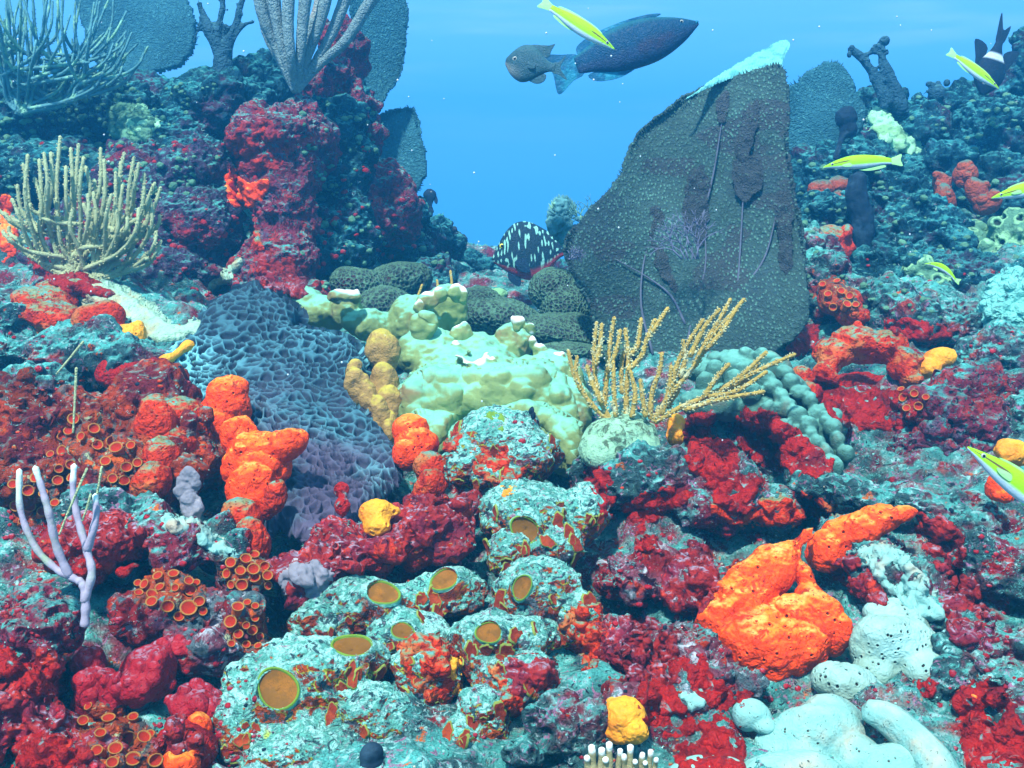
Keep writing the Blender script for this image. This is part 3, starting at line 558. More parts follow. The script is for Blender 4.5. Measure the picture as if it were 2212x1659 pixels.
# lobed ridge right of the tan rod
lob = [(1560,800,1.36,90,34,70),(1620,800,1.34,80,40,70,20),(1700,850,1.30,60,44,60,40),(1770,930,1.24,50,60,60,50),(1810,985,1.2,26,34,40),(1560,870,1.30,90,40,60),(1640,880,1.28,60,44,60)]
for i, t in enumerate(np.linspace(0, 1, 15)):
    q = bez([(1545,778,0),(1640,772,0),(1690,805,0),(1745,865,0),(1790,920,0),(1825,985,0)], 60)[int(t * 59)]
    lob.append((q[0] + random.uniform(-5, 5), q[1] + random.uniform(-5, 5), 1.35 - .17 * t, random.uniform(15, 27), random.uniform(17, 26), 24)); lob.append((q[0] - 26 + random.uniform(-6, 6), q[1] + 30, 1.325 - .16 * t, random.uniform(18, 28), random.uniform(20, 30), 24))
    if i % 2: lob.append((q[0] - 54, q[1] + 56, 1.31 - .15 * t, 25, 28, 24))
blob('star_coral', 'curving teal green ridge of rounded coral lobes right of the tan sea rod', 'coral', lob, m_lobe, vox=1.5, smooth=8, amps=((20,.004,3),(90,.0012,2)))
blob('mushroom_coral', 'speckled pale green flat topped coral at the base of the tan sea rod', 'coral', [(1340,945,1.16,72,44,60,4),(1300,975,1.15,50,40,50),(1380,965,1.15,50,34,50,12),(1345,915,1.18,50,26,46),(1345,935,1.17,62,32,52)], m_mush, vox=1.4, smooth=8, amps=((20,.006,3),(90,.0015,3)))
blob('knobby_coral', 'mint green knobby coral head on the right edge', 'coral', [(2180,640,1.55,54,54,60),(2150,670,1.54,34,34,40),(2205,690,1.52,40,40,50)], m_mint, vox=1.5, smooth=3, lumps=(70,8,15), amps=((40,.003,3),))
for lb, e in (('green pitted coral boulder high on the right wall', [(2075,530,1.98,58,48,60),(2040,560,1.95,40,34,50)]), ('green pitted coral boulder on the right edge below the wall fish', [(2190,510,1.92,50,50,60),(2160,560,1.9,50,34,50)]), ('small green coral boulder beneath the tiny curved yellow fish', [(1985,600,1.8,40,34,44),(2010,620,1.8,40,26,44)])):
    blob('pitted_coral', lb, 'coral', e, m_gtube, vox=1.8, smooth=4, pits=(46,.006,.34,1), lumps=(26,10,18), amps=((14,.008,3),))

# ================================================================= encrusted mounds with openings (foreground centre)
MND = dict(vox=3.0, smooth=2, sub=1, craggy=.25, amps=((9, .011, 3), (40, .004, 4), (130, .002, 3)))
def mound(label, ells, oscs, nwin=8):
    global fresh_
    o = blob('encrusted_mound', label, 'sponge', ells, m_boring, **MND); fresh()
    hs = [(q, hit(q[0], q[1])) for q in oscs]; nv = len(o.data.vertices); co = np.empty(nv * 3, np.float32); o.data.vertices.foreach_get('co', co); co = co.reshape(-1, 3).astype(float) + np.array(o.location); carve = []
    for (x, y, rx, ry, tl), h in hs:
        if not h: continue
        p, n, d, _ = h; k = px(d)
        # frame facing up and to the camera as the opening does
        zv = np.array([0, 0, 1.]) * (rx - ry) / rx * .0 + n * .0
        rr = ray(x, y); rr = rr / np.linalg.norm(rr); c, s_ = math.cos(R(tl)), math.sin(R(tl))
        xa = np.array([1., 0, 0]); q = min(1, max(.2, ry / rx)); dep = math.sqrt(1 - q * q)
        ya = np.array([0, 0, 1.]) * q + np.array([0, 1., 0]) * dep; xa2 = xa * c - np.array([0, 0, 1.]) * s_ * .9
        nn = np.cross(xa2, ya); nn /= np.linalg.norm(nn)
        if nn @ rr > 0: nn = -nn
        R_ = rx * k; mb = MB(); th = np.linspace(0, 2 * math.pi, 33)[:-1]; nn = nn * .62 + n * .38; nn /= np.linalg.norm(nn); base = p + nn * .0030; carve.append((base.copy(), nn.copy(), rx * k))
        wob = 1 + .07 * np.sin(2 * th + x) + .04 * np.sin(3 * th + y); prof = [(1.18, -.30), (1.10, -.08), (1.04, .03), (1.0, .04), (.96, -.02), (.92, -.22)]
        Vv = [base + (xa2 * math.cos(t) * a_ + ya * math.sin(t) * a_) * R_ * w_ + nn * b_ * R_ for a_, b_ in prof for t, w_ in zip(th, wob)]
        Fr = [(i * 32 + j, (i + 1) * 32 + j, (i + 1) * 32 + (j + 1) % 32, i * 32 + (j + 1) % 32) for i in range(len(prof) - 1) for j in range(32)]
        child('osculum_rim', Vv, Fr, m_rim, o, attrs={'tip': np.repeat([.6, .5, .05, 0, 0, 0], 32)})
        pm = [(.96, -.10), (.7, -.20), (.4, -.25), (.02, -.27)]; Vm = [base + (xa2 * math.cos(t) + ya * math.sin(t)) * a_ * R_ * w_ + nn * b_ * R_ for a_, b_ in pm for t, w_ in zip(th, wob)]
        Fm = [(i * 32 + j, (i + 1) * 32 + j, (i + 1) * 32 + (j + 1) % 32, i * 32 + (j + 1) % 32) for i in range(3) for j in range(32)] + [tuple(96 + j for j in range(32))]
        child('osculum_membrane', Vm, Fm, m_mem, o)
    for b_, n_, r_c in carve:                    # sink a cup into the mound under each opening
        q = co - b_; hgt = q @ n_; lat = np.linalg.norm(q - hgt[:, None] * n_, axis=1) / r_c; sel = (lat < 1.6) & (np.abs(hgt) < r_c * 1.3)
        tgt = np.where(lat < 1, -.55 * r_c * (1 - lat * .3), -.04 * r_c); w_ = sel * (1 - sstep(1.0, 1.6, lat)); co += n_ * ((tgt - hgt) * w_)[:, None]
    if carve: o.data.vertices.foreach_set('co', (co - np.array(o.location)).astype(np.float32).ravel()); o.data.update(); fresh()
    xs_ = [e[0] for e in ells]; ys_ = [e[1] for e in ells]; r_ = random.Random(int(sum(xs_))); made = 0
    for _ in range(nwin * 22):
        if made >= nwin: break
        e = r_.choice(ells); x, y = e[0] + r_.uniform(-1, 1) * e[3], e[1] + r_.uniform(-.6, 1.1) * e[4]
        if any(math.hypot(x - q[0], (y - q[1]) * 1.4) < q[2] + 18 for q in oscs): continue
        h = hit(x, y)
        if not h or h[3] != o: continue
        p, n, d, _ = h
        rr = ray(x, y); rr /= np.linalg.norm(rr)
        if n[2] > .55 or n @ rr > -.25: continue
        t1 = np.cross(n, [0, 0, 1.]); t1 /= np.linalg.norm(t1) + 1e-9; t2 = np.cross(t1, n); k = px(d) * r_.uniform(6, 15); el = r_.uniform(.8, 1.9); an = r_.uniform(-.6, .6)
        u1 = t1 * math.cos(an) + t2 * math.sin(an); u2 = t2 * math.cos(an) - t1 * math.sin(an); Vw = []; aw = []
        wv = [1 + .22 * math.sin(2 * i * .35 + x) + .14 * math.sin(5 * i * .35 + y) for i in range(18)]
        for rad_, hh, tp_ in ((1.12, -.30, 1), (1.0, .05, 1), (.90, .06, .4), (.6, -.04, 0), (.3, -.08, 0)):
            for i in range(18):
                a_ = 2 * math.pi * i / 18; Vw.append(p + (u1 * math.cos(a_) + u2 * math.sin(a_) * el) * k * rad_ * wv[i] + n * (hh * k + .0015)); aw.append(tp_)
        Fw = [(i * 18 + j, i * 18 + (j + 1) % 18, (i + 1) * 18 + (j + 1) % 18, (i + 1) * 18 + j) for i in range(4) for j in range(18)] + [tuple(72 + j for j in range(18))]
        child('window', Vw, Fw, m_win, o, attrs={'tip': aw}); made += 1
    return o
m_win = mat('rust_window', (.22,.025,.008), [((.34,.05,.010),[('N',50,.5,.62)]), ((.20,.26,.05),[('A','tip',.6,1.0)])], [('N',120,.003)], var=.35)
mound('rear encrusted mound with a dimpled top and rust red face', [(1080,960,1.17,108,62,100),(1010,1000,1.15,60,60,70),(1140,990,1.15,76,60,80),(1080,920,1.19,84,38,80),(1090,1020,1.14,100,40,70)], [])
mound('long continuous encrusted ridge of fused pale mounds with yellow green rimmed openings, bottom centre', [
 (1145,1110,1.07,108,76,92),(1245,1115,1.07,62,62,64),(1190,1180,1.05,80,60,76),(1100,1200,1.03,56,56,56),
 (1170,1290,.985,112,84,92),(1250,1340,.965,60,74,64,12),(1150,1370,.96,70,50,60),
 (975,1280,1.005,86,52,70,-6),(900,1300,.995,50,40,54),(780,1305,.985,118,54,74),(690,1345,.965,70,46,62),
 (1075,1400,.93,96,66,80),(1110,1470,.905,74,60,60),(880,1385,.94,74,44,62),(920,1460,.905,66,74,56),
 (640,1500,.875,168,116,108),(760,1440,.90,70,52,66),(520,1580,.85,84,100,84),(790,1560,.86,96,96,86),(650,1630,.835,150,90,96)],
 [(1134,1144,29,28,5),(1129,1270,24,20,-28),(825,1284,34,14,8),(962,1254,28,15,-10),(870,1366,24,9,5),(1057,1368,26,16,0),(600,1490,43,33,6),(762,1400,40,8,4)], nwin=75)
mound('rust red honeycombed mound face beside the dark gap at the bottom', [(1040,1560,.86,54,64,56),(1010,1600,.85,56,56,50)], [], nwin=10)
blob('tube_sponge', 'tiny black sponge spike behind the top of the rear encrusted mound', 'sponge', [(1148,885,1.16,6,10,6,16),(1152,898,1.16,5,8,5)], m_dark, vox=1.0, smooth=2, amps=((90,.001,2),))
blob('tube_sponge', 'small round black sponge at the foot of the maroon pillar', 'sponge', [(513,622,1.62,13,11,10)], m_dark, vox=1.2, smooth=2, amps=((60,.002,2),))  # solid black knob built for the darkness of a hole
blob('tube_sponge', 'dark opening of a navy sponge at the bottom of the big mound', 'sponge', [(800,1630,.80,28,30,30),(803,1655,.80,30,30,30)], m_dark, vox=1.5)

# ================================================================= orange and red sponges
SP_ = dict(vox=3.0, smooth=9, sub=1, amps=((9, .007, 3), (38, .003, 3), (150, .0008, 2)), pits=(125, .0018, .21, .6))
def sponge(label, ells, m=None, **k):
    a = dict(SP_); a.update(k); return blob('sponge', label, 'sponge', ells, m or m_org, **a)
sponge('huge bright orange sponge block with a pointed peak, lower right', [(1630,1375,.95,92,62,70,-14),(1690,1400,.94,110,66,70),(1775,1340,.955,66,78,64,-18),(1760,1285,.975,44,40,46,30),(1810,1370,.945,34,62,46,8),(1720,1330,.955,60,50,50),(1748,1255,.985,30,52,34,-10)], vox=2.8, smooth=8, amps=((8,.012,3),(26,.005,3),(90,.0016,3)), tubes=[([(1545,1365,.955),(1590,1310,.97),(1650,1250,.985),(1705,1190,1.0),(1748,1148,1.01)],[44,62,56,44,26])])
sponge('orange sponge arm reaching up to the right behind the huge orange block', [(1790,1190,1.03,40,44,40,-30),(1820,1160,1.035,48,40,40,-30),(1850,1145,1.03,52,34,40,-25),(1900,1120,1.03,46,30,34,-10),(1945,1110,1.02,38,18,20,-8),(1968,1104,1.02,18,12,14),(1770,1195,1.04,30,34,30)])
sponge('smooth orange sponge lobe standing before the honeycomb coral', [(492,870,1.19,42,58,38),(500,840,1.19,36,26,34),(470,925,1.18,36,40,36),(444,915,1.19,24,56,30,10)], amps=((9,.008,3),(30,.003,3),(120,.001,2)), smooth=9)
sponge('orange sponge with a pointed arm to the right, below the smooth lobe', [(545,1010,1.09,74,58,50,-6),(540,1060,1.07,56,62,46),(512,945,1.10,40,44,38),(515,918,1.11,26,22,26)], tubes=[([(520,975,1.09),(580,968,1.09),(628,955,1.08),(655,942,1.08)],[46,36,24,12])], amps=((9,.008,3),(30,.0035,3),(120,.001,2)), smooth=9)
sponge('red orange crust running down under the armed orange sponge', [(520,1130,1.03,34,44,34),(540,1180,1.01,36,50,36),(510,1190,1.01,24,34,26),(590,1080,1.05,20,44,22,24)], m_redo)
sponge('rusty orange lobe below the left rust slope', [(350,990,1.08,44,44,40),(345,930,1.10,34,60,36,-8),(375,960,1.1,50,34,40),(330,1040,1.06,36,34,34)], m_redo)
sponge('rusty orange mantle spreading right of the rust lobe', [(400,905,1.14,46,40,40),(340,890,1.15,30,34,30),(430,950,1.13,30,50,34)], m_redo)
sponge('long brown orange sponge hump left of the red disc', [(90,650,1.44,70,34,60,4),(120,690,1.42,84,40,60,14),(190,710,1.41,40,24,40),(140,620,1.47,60,22,50)], m_redo, lumps=(14,8,18))
blob('sponge', 'round flat brick red sponge disc on the left slope', 'sponge', [(215,695,1.38,56,46,22,10),(235,680,1.38,40,34,22)], m_redo, vox=1.6, smooth=8, amps=((12,.006,3),))
sponge('yellow brown sponge cone right of the brick red disc', [(275,735,1.36,42,40,36,-20),(250,755,1.35,40,24,30),(295,715,1.37,24,26,26)], m_ylw)
blob('sponge', 'thin orange sponge finger lying against the edge of the honeycomb coral', 'sponge', [], m_ylw, vox=1.4, smooth=4, tubes=[([(330,805,1.31),(352,782,1.31),(375,768,1.32),(392,756,1.33),(410,744,1.34)],[14,18,9,6,11])])
sponge('deep red sponge sheet under the teal ledge left of the honeycomb coral', [(300,820,1.30,60,40,40),(335,800,1.30,34,30,34),(260,810,1.31,50,34,36),(310,870,1.27,44,34,36)], m_red)
sponge('red orange knob at the right tip of the honeycomb coral', [(885,930,1.20,30,26,28),(895,960,1.19,34,28,30),(880,980,1.18,24,24,24)], m_org)
sponge('small dark orange knob right of the honeycomb coral', [(925,1010,1.14,26,26,26),(930,1050,1.12,30,34,30),(915,1065,1.12,20,20,20)], m_redo)
sponge('orange ball sponge with yellow top hanging by the maroon rock', [(815,1105,1.03,46,34,40),(818,1135,1.02,38,30,36),(850,1105,1.03,20,18,20)], m_ylw, pits=(80,.003,.18,.7))
sponge('glossy red bead sponge left of the orange ball', [(740,1060,1.05,20,20,20),(740,1095,1.04,20,24,22)], m_red)
sponge('yellow orange ball sponge at the bottom, right of the mounds', [(1340,1550,.84,50,38,44),(1330,1575,.84,40,30,36),(1370,1580,.83,26,24,26)], m_ylw)
sponge('peach coloured ball sponge in the red patch right of the tan rod', [(1720,980,1.20,22,24,24),(1728,998,1.19,20,20,20)], m_ylw, pits=None)
sponge('yellow orange pitted sponge beside the speckled green coral', [(1462,915,1.22,22,22,22),(1460,940,1.21,20,22,20)], m_ylw)
sponge('wide orange red sponge arch above the red hollow on the right', [(1800,765,1.385,48,38,50),(1850,738,1.39,62,36,50),(1910,745,1.385,62,38,50),(1950,785,1.37,40,44,44),(1785,800,1.37,30,30,36),(1965,815,1.36,24,26,30),(1880,770,1.40,70,24,40)], m_redo, lumps=(22,8,15))
sponge('dark red back wall of the hollow beneath the orange arch', [(1860,860,1.47,110,60,40),(1800,890,1.43,50,50,40),(1930,870,1.45,50,50,40)], m_red, pits=None)
sponge('orange sponge lobe left of the arch', [(1730,820,1.36,32,34,34),(1745,850,1.34,28,30,30)], m_redo)
sponge('orange ear shaped sponge right of the arch', [(2035,775,1.40,40,22,34,-22),(2010,795,1.39,24,18,24)], m_ylw, pits=None)
sponge('orange ball sponge behind the large cut off yellow fish', [(2155,1050,1.04,34,36,34),(2165,1070,1.03,26,20,26)], m_org)
sponge('tan orange sponge bump above the large cut off yellow fish', [(2190,975,1.10,40,26,34),(2215,990,1.1,30,24,30)], m_ylw)
sponge('orange capped ball sponge on the shaded right wall', [(1795,520,1.86,50,34,46),(1795,545,1.85,44,28,40)], m_redo, lumps=(10,10,16))
blob('tube_sponge', 'left rust orange tube sponge hanging on the right wall', 'sponge', [(2040,440,2.0,28,46,30),(2035,400,2.02,22,30,24),(2040,470,1.99,22,20,24)], m_brown, vox=1.6, lumps=(16,6,10))
blob('tube_sponge', 'right rust orange tube sponge leaning on the right wall', 'sponge', [(2090,380,2.0,22,24,24),(2110,415,1.98,22,34,24,-30),(2135,440,1.97,28,24,26,-20)], m_brown, vox=1.6, lumps=(14,6,10))
sponge('small rust sponge low on the shaded wall', [(1810,430,1.98,16,24,18),(1820,455,1.97,14,14,14)], m_brown, pits=None)
sponge('rust sponge spots under the middle yellow fish', [(1770,410,2.0,26,18,20),(1820,400,2.0,30,14,20),(1750,440,1.98,12,12,12)], m_brown, pits=None)
sponge('tiny orange knob right of the big sea fan', [(1830,600,1.72,13,13,13)], m_org, pits=None)
sponge('red sponge lump beside the base of the big sea fan', [(1815,650,1.62,44,34,44),(1840,680,1.6,34,26,34)], m_redo, lumps=(12,8,14))
for lb, e in (('largest raspberry red sponge lobe in the lower left', [(318,1450,.88,56,48,50,-18),(300,1475,.87,44,40,44)]), ('curved crimson sponge lobe left of the raspberry one', [(250,1500,.87,34,52,40,14),(230,1470,.88,24,36,30)]), ('outer crimson sponge lobe behind the lower left cups', [(205,1490,.88,30,46,34,10),(200,1440,.9,22,30,28)]), ('raspberry sponge lobe right of the orange cups at lower left', [(410,1530,.85,50,36,42,14),(430,1500,.86,30,24,30)]), ('small purple red sponge lobe above the raspberry one', [(390,1390,.90,34,18,26),(360,1395,.9,20,14,20)])):
    blob('sponge', lb, 'sponge', e, m_grape, vox=2.8, sub=1, smooth=5, lumps=(16,7,15), amps=((16,.007,3),(60,.002,3)))
sponge('glossy bright red sponge bead under the crimson rock at left', [(268,1235,.96,28,22,24),(290,1222,.96,24,16,22)], m_red, pits=None)
sponge('bright red sponge in the lower left corner', [(400,1610,.82,50,34,40),(380,1640,.81,60,34,44)], m_red, pits=None)
sponge('glowing orange red sponge at the bottom edge left of the big mound', [(395,1650,.79,34,26,30),(430,1580,.83,20,34,24)], m_org, pits=None)
blob('sponge', 'flat grey six sided sponge plate between the rust sponges', 'sponge', [(406,1042,1.02,27,32,7),(412,1085,1.02,19,30,7),(400,1060,1.02,20,20,7)], m_greyp, vox=1.4, smooth=5, amps=((30,.006,3),(110,.002,3)))

# ================================================================= white lobed corals bottom right
DW = lambda a, y0, k: (lambda x, y: a - (y - y0) * k + 0 * x)
def wrel(f_, a_): 
    def f(v, n, pr, X, Y):
        f1, f2 = worley(v * f_, 9); h = sstep(.34, .2, f1) * sstep(-.35, .1, vnoise(v * 14, 5)); return v - n * (h * a_ * pr)[:, None], {'pit': h}
    return f
WK = dict(step=1.6, smooth=220, sink=5, amps=((9,.007,2),(45,.0010,2)))
WB = dict(vox=2.6, sub=1, smooth=5, amps=((11,.009,3),(36,.0022,3)))
blob('perforated_coral', 'beige perforated coral sheet right of the huge orange sponge', 'coral', [(1950,1405,.925,108,76,56,28),(1890,1395,.93,60,70,50),(2000,1450,.91,60,52,46),(1940,1345,.945,80,40,42,24),(1900,1450,.92,60,44,42)], m_perf, pits=(170,.0016,.24,.75), **WB)
blob('perforated_coral', 'small perforated tan coral lobe below the beige sheet', 'coral', [(1845,1485,.90,60,34,36,14),(1800,1472,.905,34,24,28)], m_perf, pits=(150,.002,.26,1), **WB)
blob('lobed_coral', 'large mint white lobed coral at the bottom right', 'coral', [(1745,1600,.85,125,76,66,-8),(1800,1550,.865,70,44,46,14),(1700,1670,.82,120,60,70),(1850,1640,.83,56,60,50),(1925,1665,.82,96,60,60)], m_white, pits=(185,.0012,.22,.5), **WB)
blob('lobed_coral', 'long pale coral lobe curving down the bottom right', 'coral', [], m_white, vox=2.6, sub=1, smooth=7, amps=((11,.006,3),), tubes=[([(1868,1530,.845),(1925,1552,.835),(1970,1595,.825),(2010,1645,.81),(2040,1720,.79)],[26,38,42,44,42])])
blob('lobed_coral', 'pinkish grey round coral lobe left of the large mint white coral', 'coral', [(1632,1552,.86,46,36,38,10),(1655,1575,.85,32,26,32)], m_white, **WB)
blob('lobed_coral', 'mint coral lobe on the bottom edge left of the large one', 'coral', [(1530,1672,.80,80,28,50)], m_white, **WB)
fresh()
# ================================================================= living crusts on the rocks
fresh()
CR = [
 ('bright orange crust patch on the face of the maroon pillar', m_org, [(490,360),(515,372),(540,395),(580,388),(575,425),(545,450),(510,450),(488,415)], 8),
 ('small orange crust spots below the orange patch on the pillar', m_redo, [(540,490),(560,500),(572,540),(550,535)], 6),
 ('crimson crust covering the left shoulder of the maroon pillar', m_pinkr, [(490,300),(560,250),(620,300),(600,360),(520,365)], 6),
 ('dark red crust low on the maroon pillar', m_pinkr, [(540,560),(600,540),(660,580),(660,640),(580,630)], 6),
 ('pale green crust hanging down beside the foot of the pillar', m_pale, [(505,570),(522,540),(530,560),(505,600),(470,625),(440,640),(450,610)], 8),
 ('yellow green knobby crust on the left back ridge', m_gtube, [(235,235),(280,220),(330,250),(335,300),(290,310),(240,290)], 14),
 ('bright green crust beneath the green knobs on the ridge', m_green, [(250,250),(300,230),(345,262),(330,290),(270,285)], 10),
 ('pale green finger crust on the right crest', m_green, [(1870,260),(1900,230),(1945,270),(1990,320),(1950,330),(1900,300)], 16),
 ('blood red crust curving under the lobed coral ridge', m_red, [(1620,880),(1680,900),(1740,940),(1800,1000),(1780,1030),(1700,1020),(1640,960),(1600,910)], 12),
 ('large lumpy blood red crust right of the speckled green coral', m_red, [(1480,905),(1545,890),(1540,940),(1590,960),(1600,1010),(1640,1040),(1620,1100),(1560,1110),(1530,1050),(1490,1010),(1480,950)], 20),
 ('dark red crust patch behind the peach ball sponge', m_red, [(1600,900),(1690,930),(1700,1010),(1640,1010),(1590,950)], 10),
 ('rust red crust right of the turf rock', m_redo, [(1540,1090),(1620,1080),(1700,1070),(1790,1080),(1820,1110),(1740,1130),(1640,1130),(1560,1125)], 10),
 ('deep red crust below the speckled green coral', m_red, [(1265,1010),(1310,1010),(1330,1060),(1310,1120),(1280,1070)], 12),
 ('second deep red crust on the turf rock', m_red, [(1340,1100),(1400,1060),(1470,1050),(1500,1070),(1440,1110),(1380,1140)], 10),
 ('bright crimson crust blob above the crimson rock', m_red, [(1370,1150),(1400,1140),(1425,1165),(1410,1190),(1375,1185)], 10),
 ('crimson crust on the middle of the crimson rock', m_pinkr, [(1440,1230),(1510,1170),(1560,1260),(1500,1330),(1430,1300)], 12),
 ('crimson crust left below the crimson rock', m_pinkr, [(1330,1330),(1440,1360),(1480,1440),(1420,1500),(1330,1450),(1300,1380)], 12),
 ('dark crimson crust under the huge orange sponge', m_red, [(1440,1430),(1520,1420),(1560,1480),(1620,1500),(1560,1540),(1480,1500)], 12),
 ('blood red crust right of the yellow orange ball sponge', m_red, [(1370,1490),(1430,1470),(1500,1540),(1470,1600),(1400,1570)], 12),
 ('dark red crust at the bottom beside the mint coral lobe', m_red, [(1470,1590),(1560,1540),(1610,1620),(1590,1680),(1480,1670)], 12),
 ('crimson crust between the huge orange sponge and its arm', m_pinkr, [(1790,1230),(1850,1200),(1900,1260),(1920,1310),(1850,1290)], 10),
 ('crimson crust in the lower right corner', m_red, [(2060,1500),(2140,1470),(2212,1560),(2230,1680),(2100,1680),(2070,1580)], 14),
 ('small orange crust spot on the lower right crimson crust', m_org, [(2080,1485),(2105,1490),(2115,1520),(2095,1530),(2078,1510)], 8),
 ('red crust spot below the beige perforated sheet', m_red, [(1980,1470),(2030,1460),(2025,1505),(1995,1510)], 8),
 ('maroon knobbed crust along the right slope', m_pinkr, [(2050,1230),(2110,1260),(2130,1340),(2080,1400),(2040,1330)], 14),
 ('maroon crust on the upper right slope', m_pinkr, [(1990,1100),(2060,1130),(2090,1210),(2040,1240),(1980,1170)], 10),
 ('red crust left of the orange arch', m_red, [(1705,720),(1760,700),(1770,740),(1735,770),(1700,760)], 10),
 ('red crust on the ledge above the purple boulder', m_red, [(1920,690),(2000,690),(2060,720),(2000,740),(1930,720)], 8),
 ('blood red crust deep in the hollow under the orange arch', m_red, [(1770,820),(1900,840),(1980,860),(1960,920),(1860,930),(1790,900)], 8),
 ('red crust seen between the stems of the left tan rod', m_red, [(60,540),(120,560),(200,600),(260,640),(170,640),(80,590)], 8),
 ('salmon crust behind the left tan rod at the picture edge', m_org, [(0,430),(20,425),(40,520),(30,560),(0,560)], 6),
 ('rusty crust on the face of the rear encrusted mound', m_redo, [(1025,970),(1055,960),(1070,990),(1090,960),(1115,960),(1110,1000),(1140,1010),(1130,1030),(1070,1045),(1020,1020)], 6),
 ('yellow green lacy crust in the dimple of the rear mound', m_rim, [(1048,893),(1090,892),(1088,930),(1070,920)], 5),
 ('rust red window on the left flank of the rear mound', m_redo, [(965,955),(990,935),(995,950),(970,975)], 5),
 ('yellow blob in the cleft between the front mounds', m_ylw, [(968,1430),(992,1425),(1000,1470),(985,1500),(970,1480)], 8),
 ('yellow patch between the rear and the tall encrusted mounds', m_ylw, [(1080,1052),(1110,1050),(1108,1066),(1085,1070)], 6),
 ('rust crust sheet hanging from the low encrusted mound', m_redo, [(870,1385),(960,1380),(985,1420),(975,1500),(930,1520),(880,1460)], 8),
 ('rust orange crust in the cleft right of the upward opening', m_redo, [(1060,1440),(1100,1450),(1130,1510),(1110,1550),(1075,1490)], 8),
 ('rust crust on the right flank of the round encrusted mound', m_redo, [(1215,1330),(1295,1300),(1300,1380),(1280,1450),(1220,1430),(1200,1380)], 7),
 ('pink crust on the crimson rock behind the lavender rod', m_pinkr, [(200,1150),(260,1110),(320,1150),(310,1200),(240,1215)], 10),
 ('red crust stripe under the pale ridge at left', m_red, [(150,1220),(200,1200),(230,1240),(190,1270),(150,1260)], 8),
 ('bright red crust under the grey maroon boulder', m_red, [(0,1400),(80,1440),(150,1430),(140,1500),(60,1500),(0,1460)], 12),
 ('scarlet crust patch at the bottom left edge', m_red, [(60,1590),(140,1600),(200,1640),(160,1690),(60,1690),(20,1640)], 12),
 ('teal white sediment strip on the pale ridge at left', m_white, [(335,1110),(400,1110),(470,1160),(525,1200),(500,1215),(430,1175),(350,1135)], 6),
 ('grey violet crust beside the low encrusted mound', m_greyp, [(600,1240),(650,1215),(720,1235),(700,1280),(640,1300),(600,1280)], 8),
 ('pink coralline crust on the rust honeycombed mound', m_pinkr, [(1080,1430),(1180,1420),(1200,1480),(1120,1510)], 6),
 ('chalk white crust on the rubble bank behind the orange block', m_white, [(1850,1190),(1930,1180),(2000,1250),(2040,1330),(1980,1330),(1900,1260)], 8),
 ('pale blotch right of the blood red crust at the bottom', m_white, [(1470,1500),(1510,1490),(1520,1530),(1490,1550)], 6),
]
for lb, m_, pl, th in CR: encrust('encrusting_sponge', lb, 'crust', pl, m_, thick=th*.7, step=2.3, rag=11 if th != 8 else 7, smooth=5, edge=16, amps=((60,.006,3),(160,.002,2)))
# ================================================================= orange cup corals
fresh()
m_cupb = mat('cup_coral_base', (.30,.045,.012), [((.08,.09,.09),[('D',40,.5,.58)]), ((.55,.10,.012),[('N',50,.55,.64)]), ((.30,.34,.20),[('D',90,.57,.65)])], [('N',90,.004),('V',200,.002)], var=.4)
def lathe(prof, S=18):
    V = []; 
    for r_, z in prof:
        for k in range(S): a = 2 * math.pi * k / S; V.append((r_ * math.cos(a), r_ * math.sin(a), z))
    return V, [(i * S + k, i * S + (k + 1) % S, (i + 1) * S + (k + 1) % S, (i + 1) * S + k) for i in range(len(prof) - 1) for k in range(S)]
cv, cf = lathe([(.78,-1.3),(.80,-.5),(.86,.1),(.97,.42),(1.0,.50),(.93,.54),(.80,.44),(.68,.22),(.62,-.1)]); ct = np.repeat([0,0,0,.4,1,1,.7,.2,0], 18)
cup_me = newmesh('polyp', cv, cf, attrs={'tip': ct}); cup_me.materials.append(m_cup)
dv, df = lathe([(.80,.40),(.66,.30),(.40,.22),(.14,.12)]); df.append(tuple(54 + k for k in range(18))); mouth_me = newmesh('mouth', dv, df); mouth_me.materials.append(m_cupin)
def cups(label, cells, cat='cup coral'):
    root = None
    if len(cells) > 6:
        c = np.array(cells, float)[:, :2]; m0 = c.mean(0); hull = []
        for a in np.linspace(0, 2 * math.pi, 12, endpoint=False):
            u = np.array([math.cos(a), math.sin(a)]); hull.append(tuple(m0 + u * (max(0, ((c - m0) @ u).max()) + 8)))
        h = hit(*m0)
        if h:
            root = thing('cup_coral', label, cat, h[0]); encrust('colony_base', None, None, hull, m_cupb, thick=7, step=2.6, rag=9, smooth=6, edge=14, amps=((60,.005,3),), parent=root); fresh()
    for x, y, r_ in cells:
        h = hit(x, y)
        if not h: continue
        p, n, d_, _ = h
        if root is None: root = thing('cup_coral', label, cat, p)
        rr = ray(x, y); rr /= np.linalg.norm(rr); a = n * .55 - rr * .6 + np.array([random.uniform(-.35, .35), 0, .3 + random.uniform(-.3, .3)]); a /= np.linalg.norm(a)
        k = r_ * px(d_); q = Vector(a).to_track_quat('Z', 'Y')
        o = bpy.data.objects.new('polyp', cup_me); C.objects.link(o); o.parent = root; o.location = Vector(p + a * k * .5 - np.array(root.location)); o.rotation_mode = 'QUATERNION'; o.rotation_quaternion = q; o.scale = (k, k * random.uniform(.85, 1), k * random.uniform(.8, 1.3))
        u = bpy.data.objects.new('mouth', mouth_me); C.objects.link(u); u.parent = o
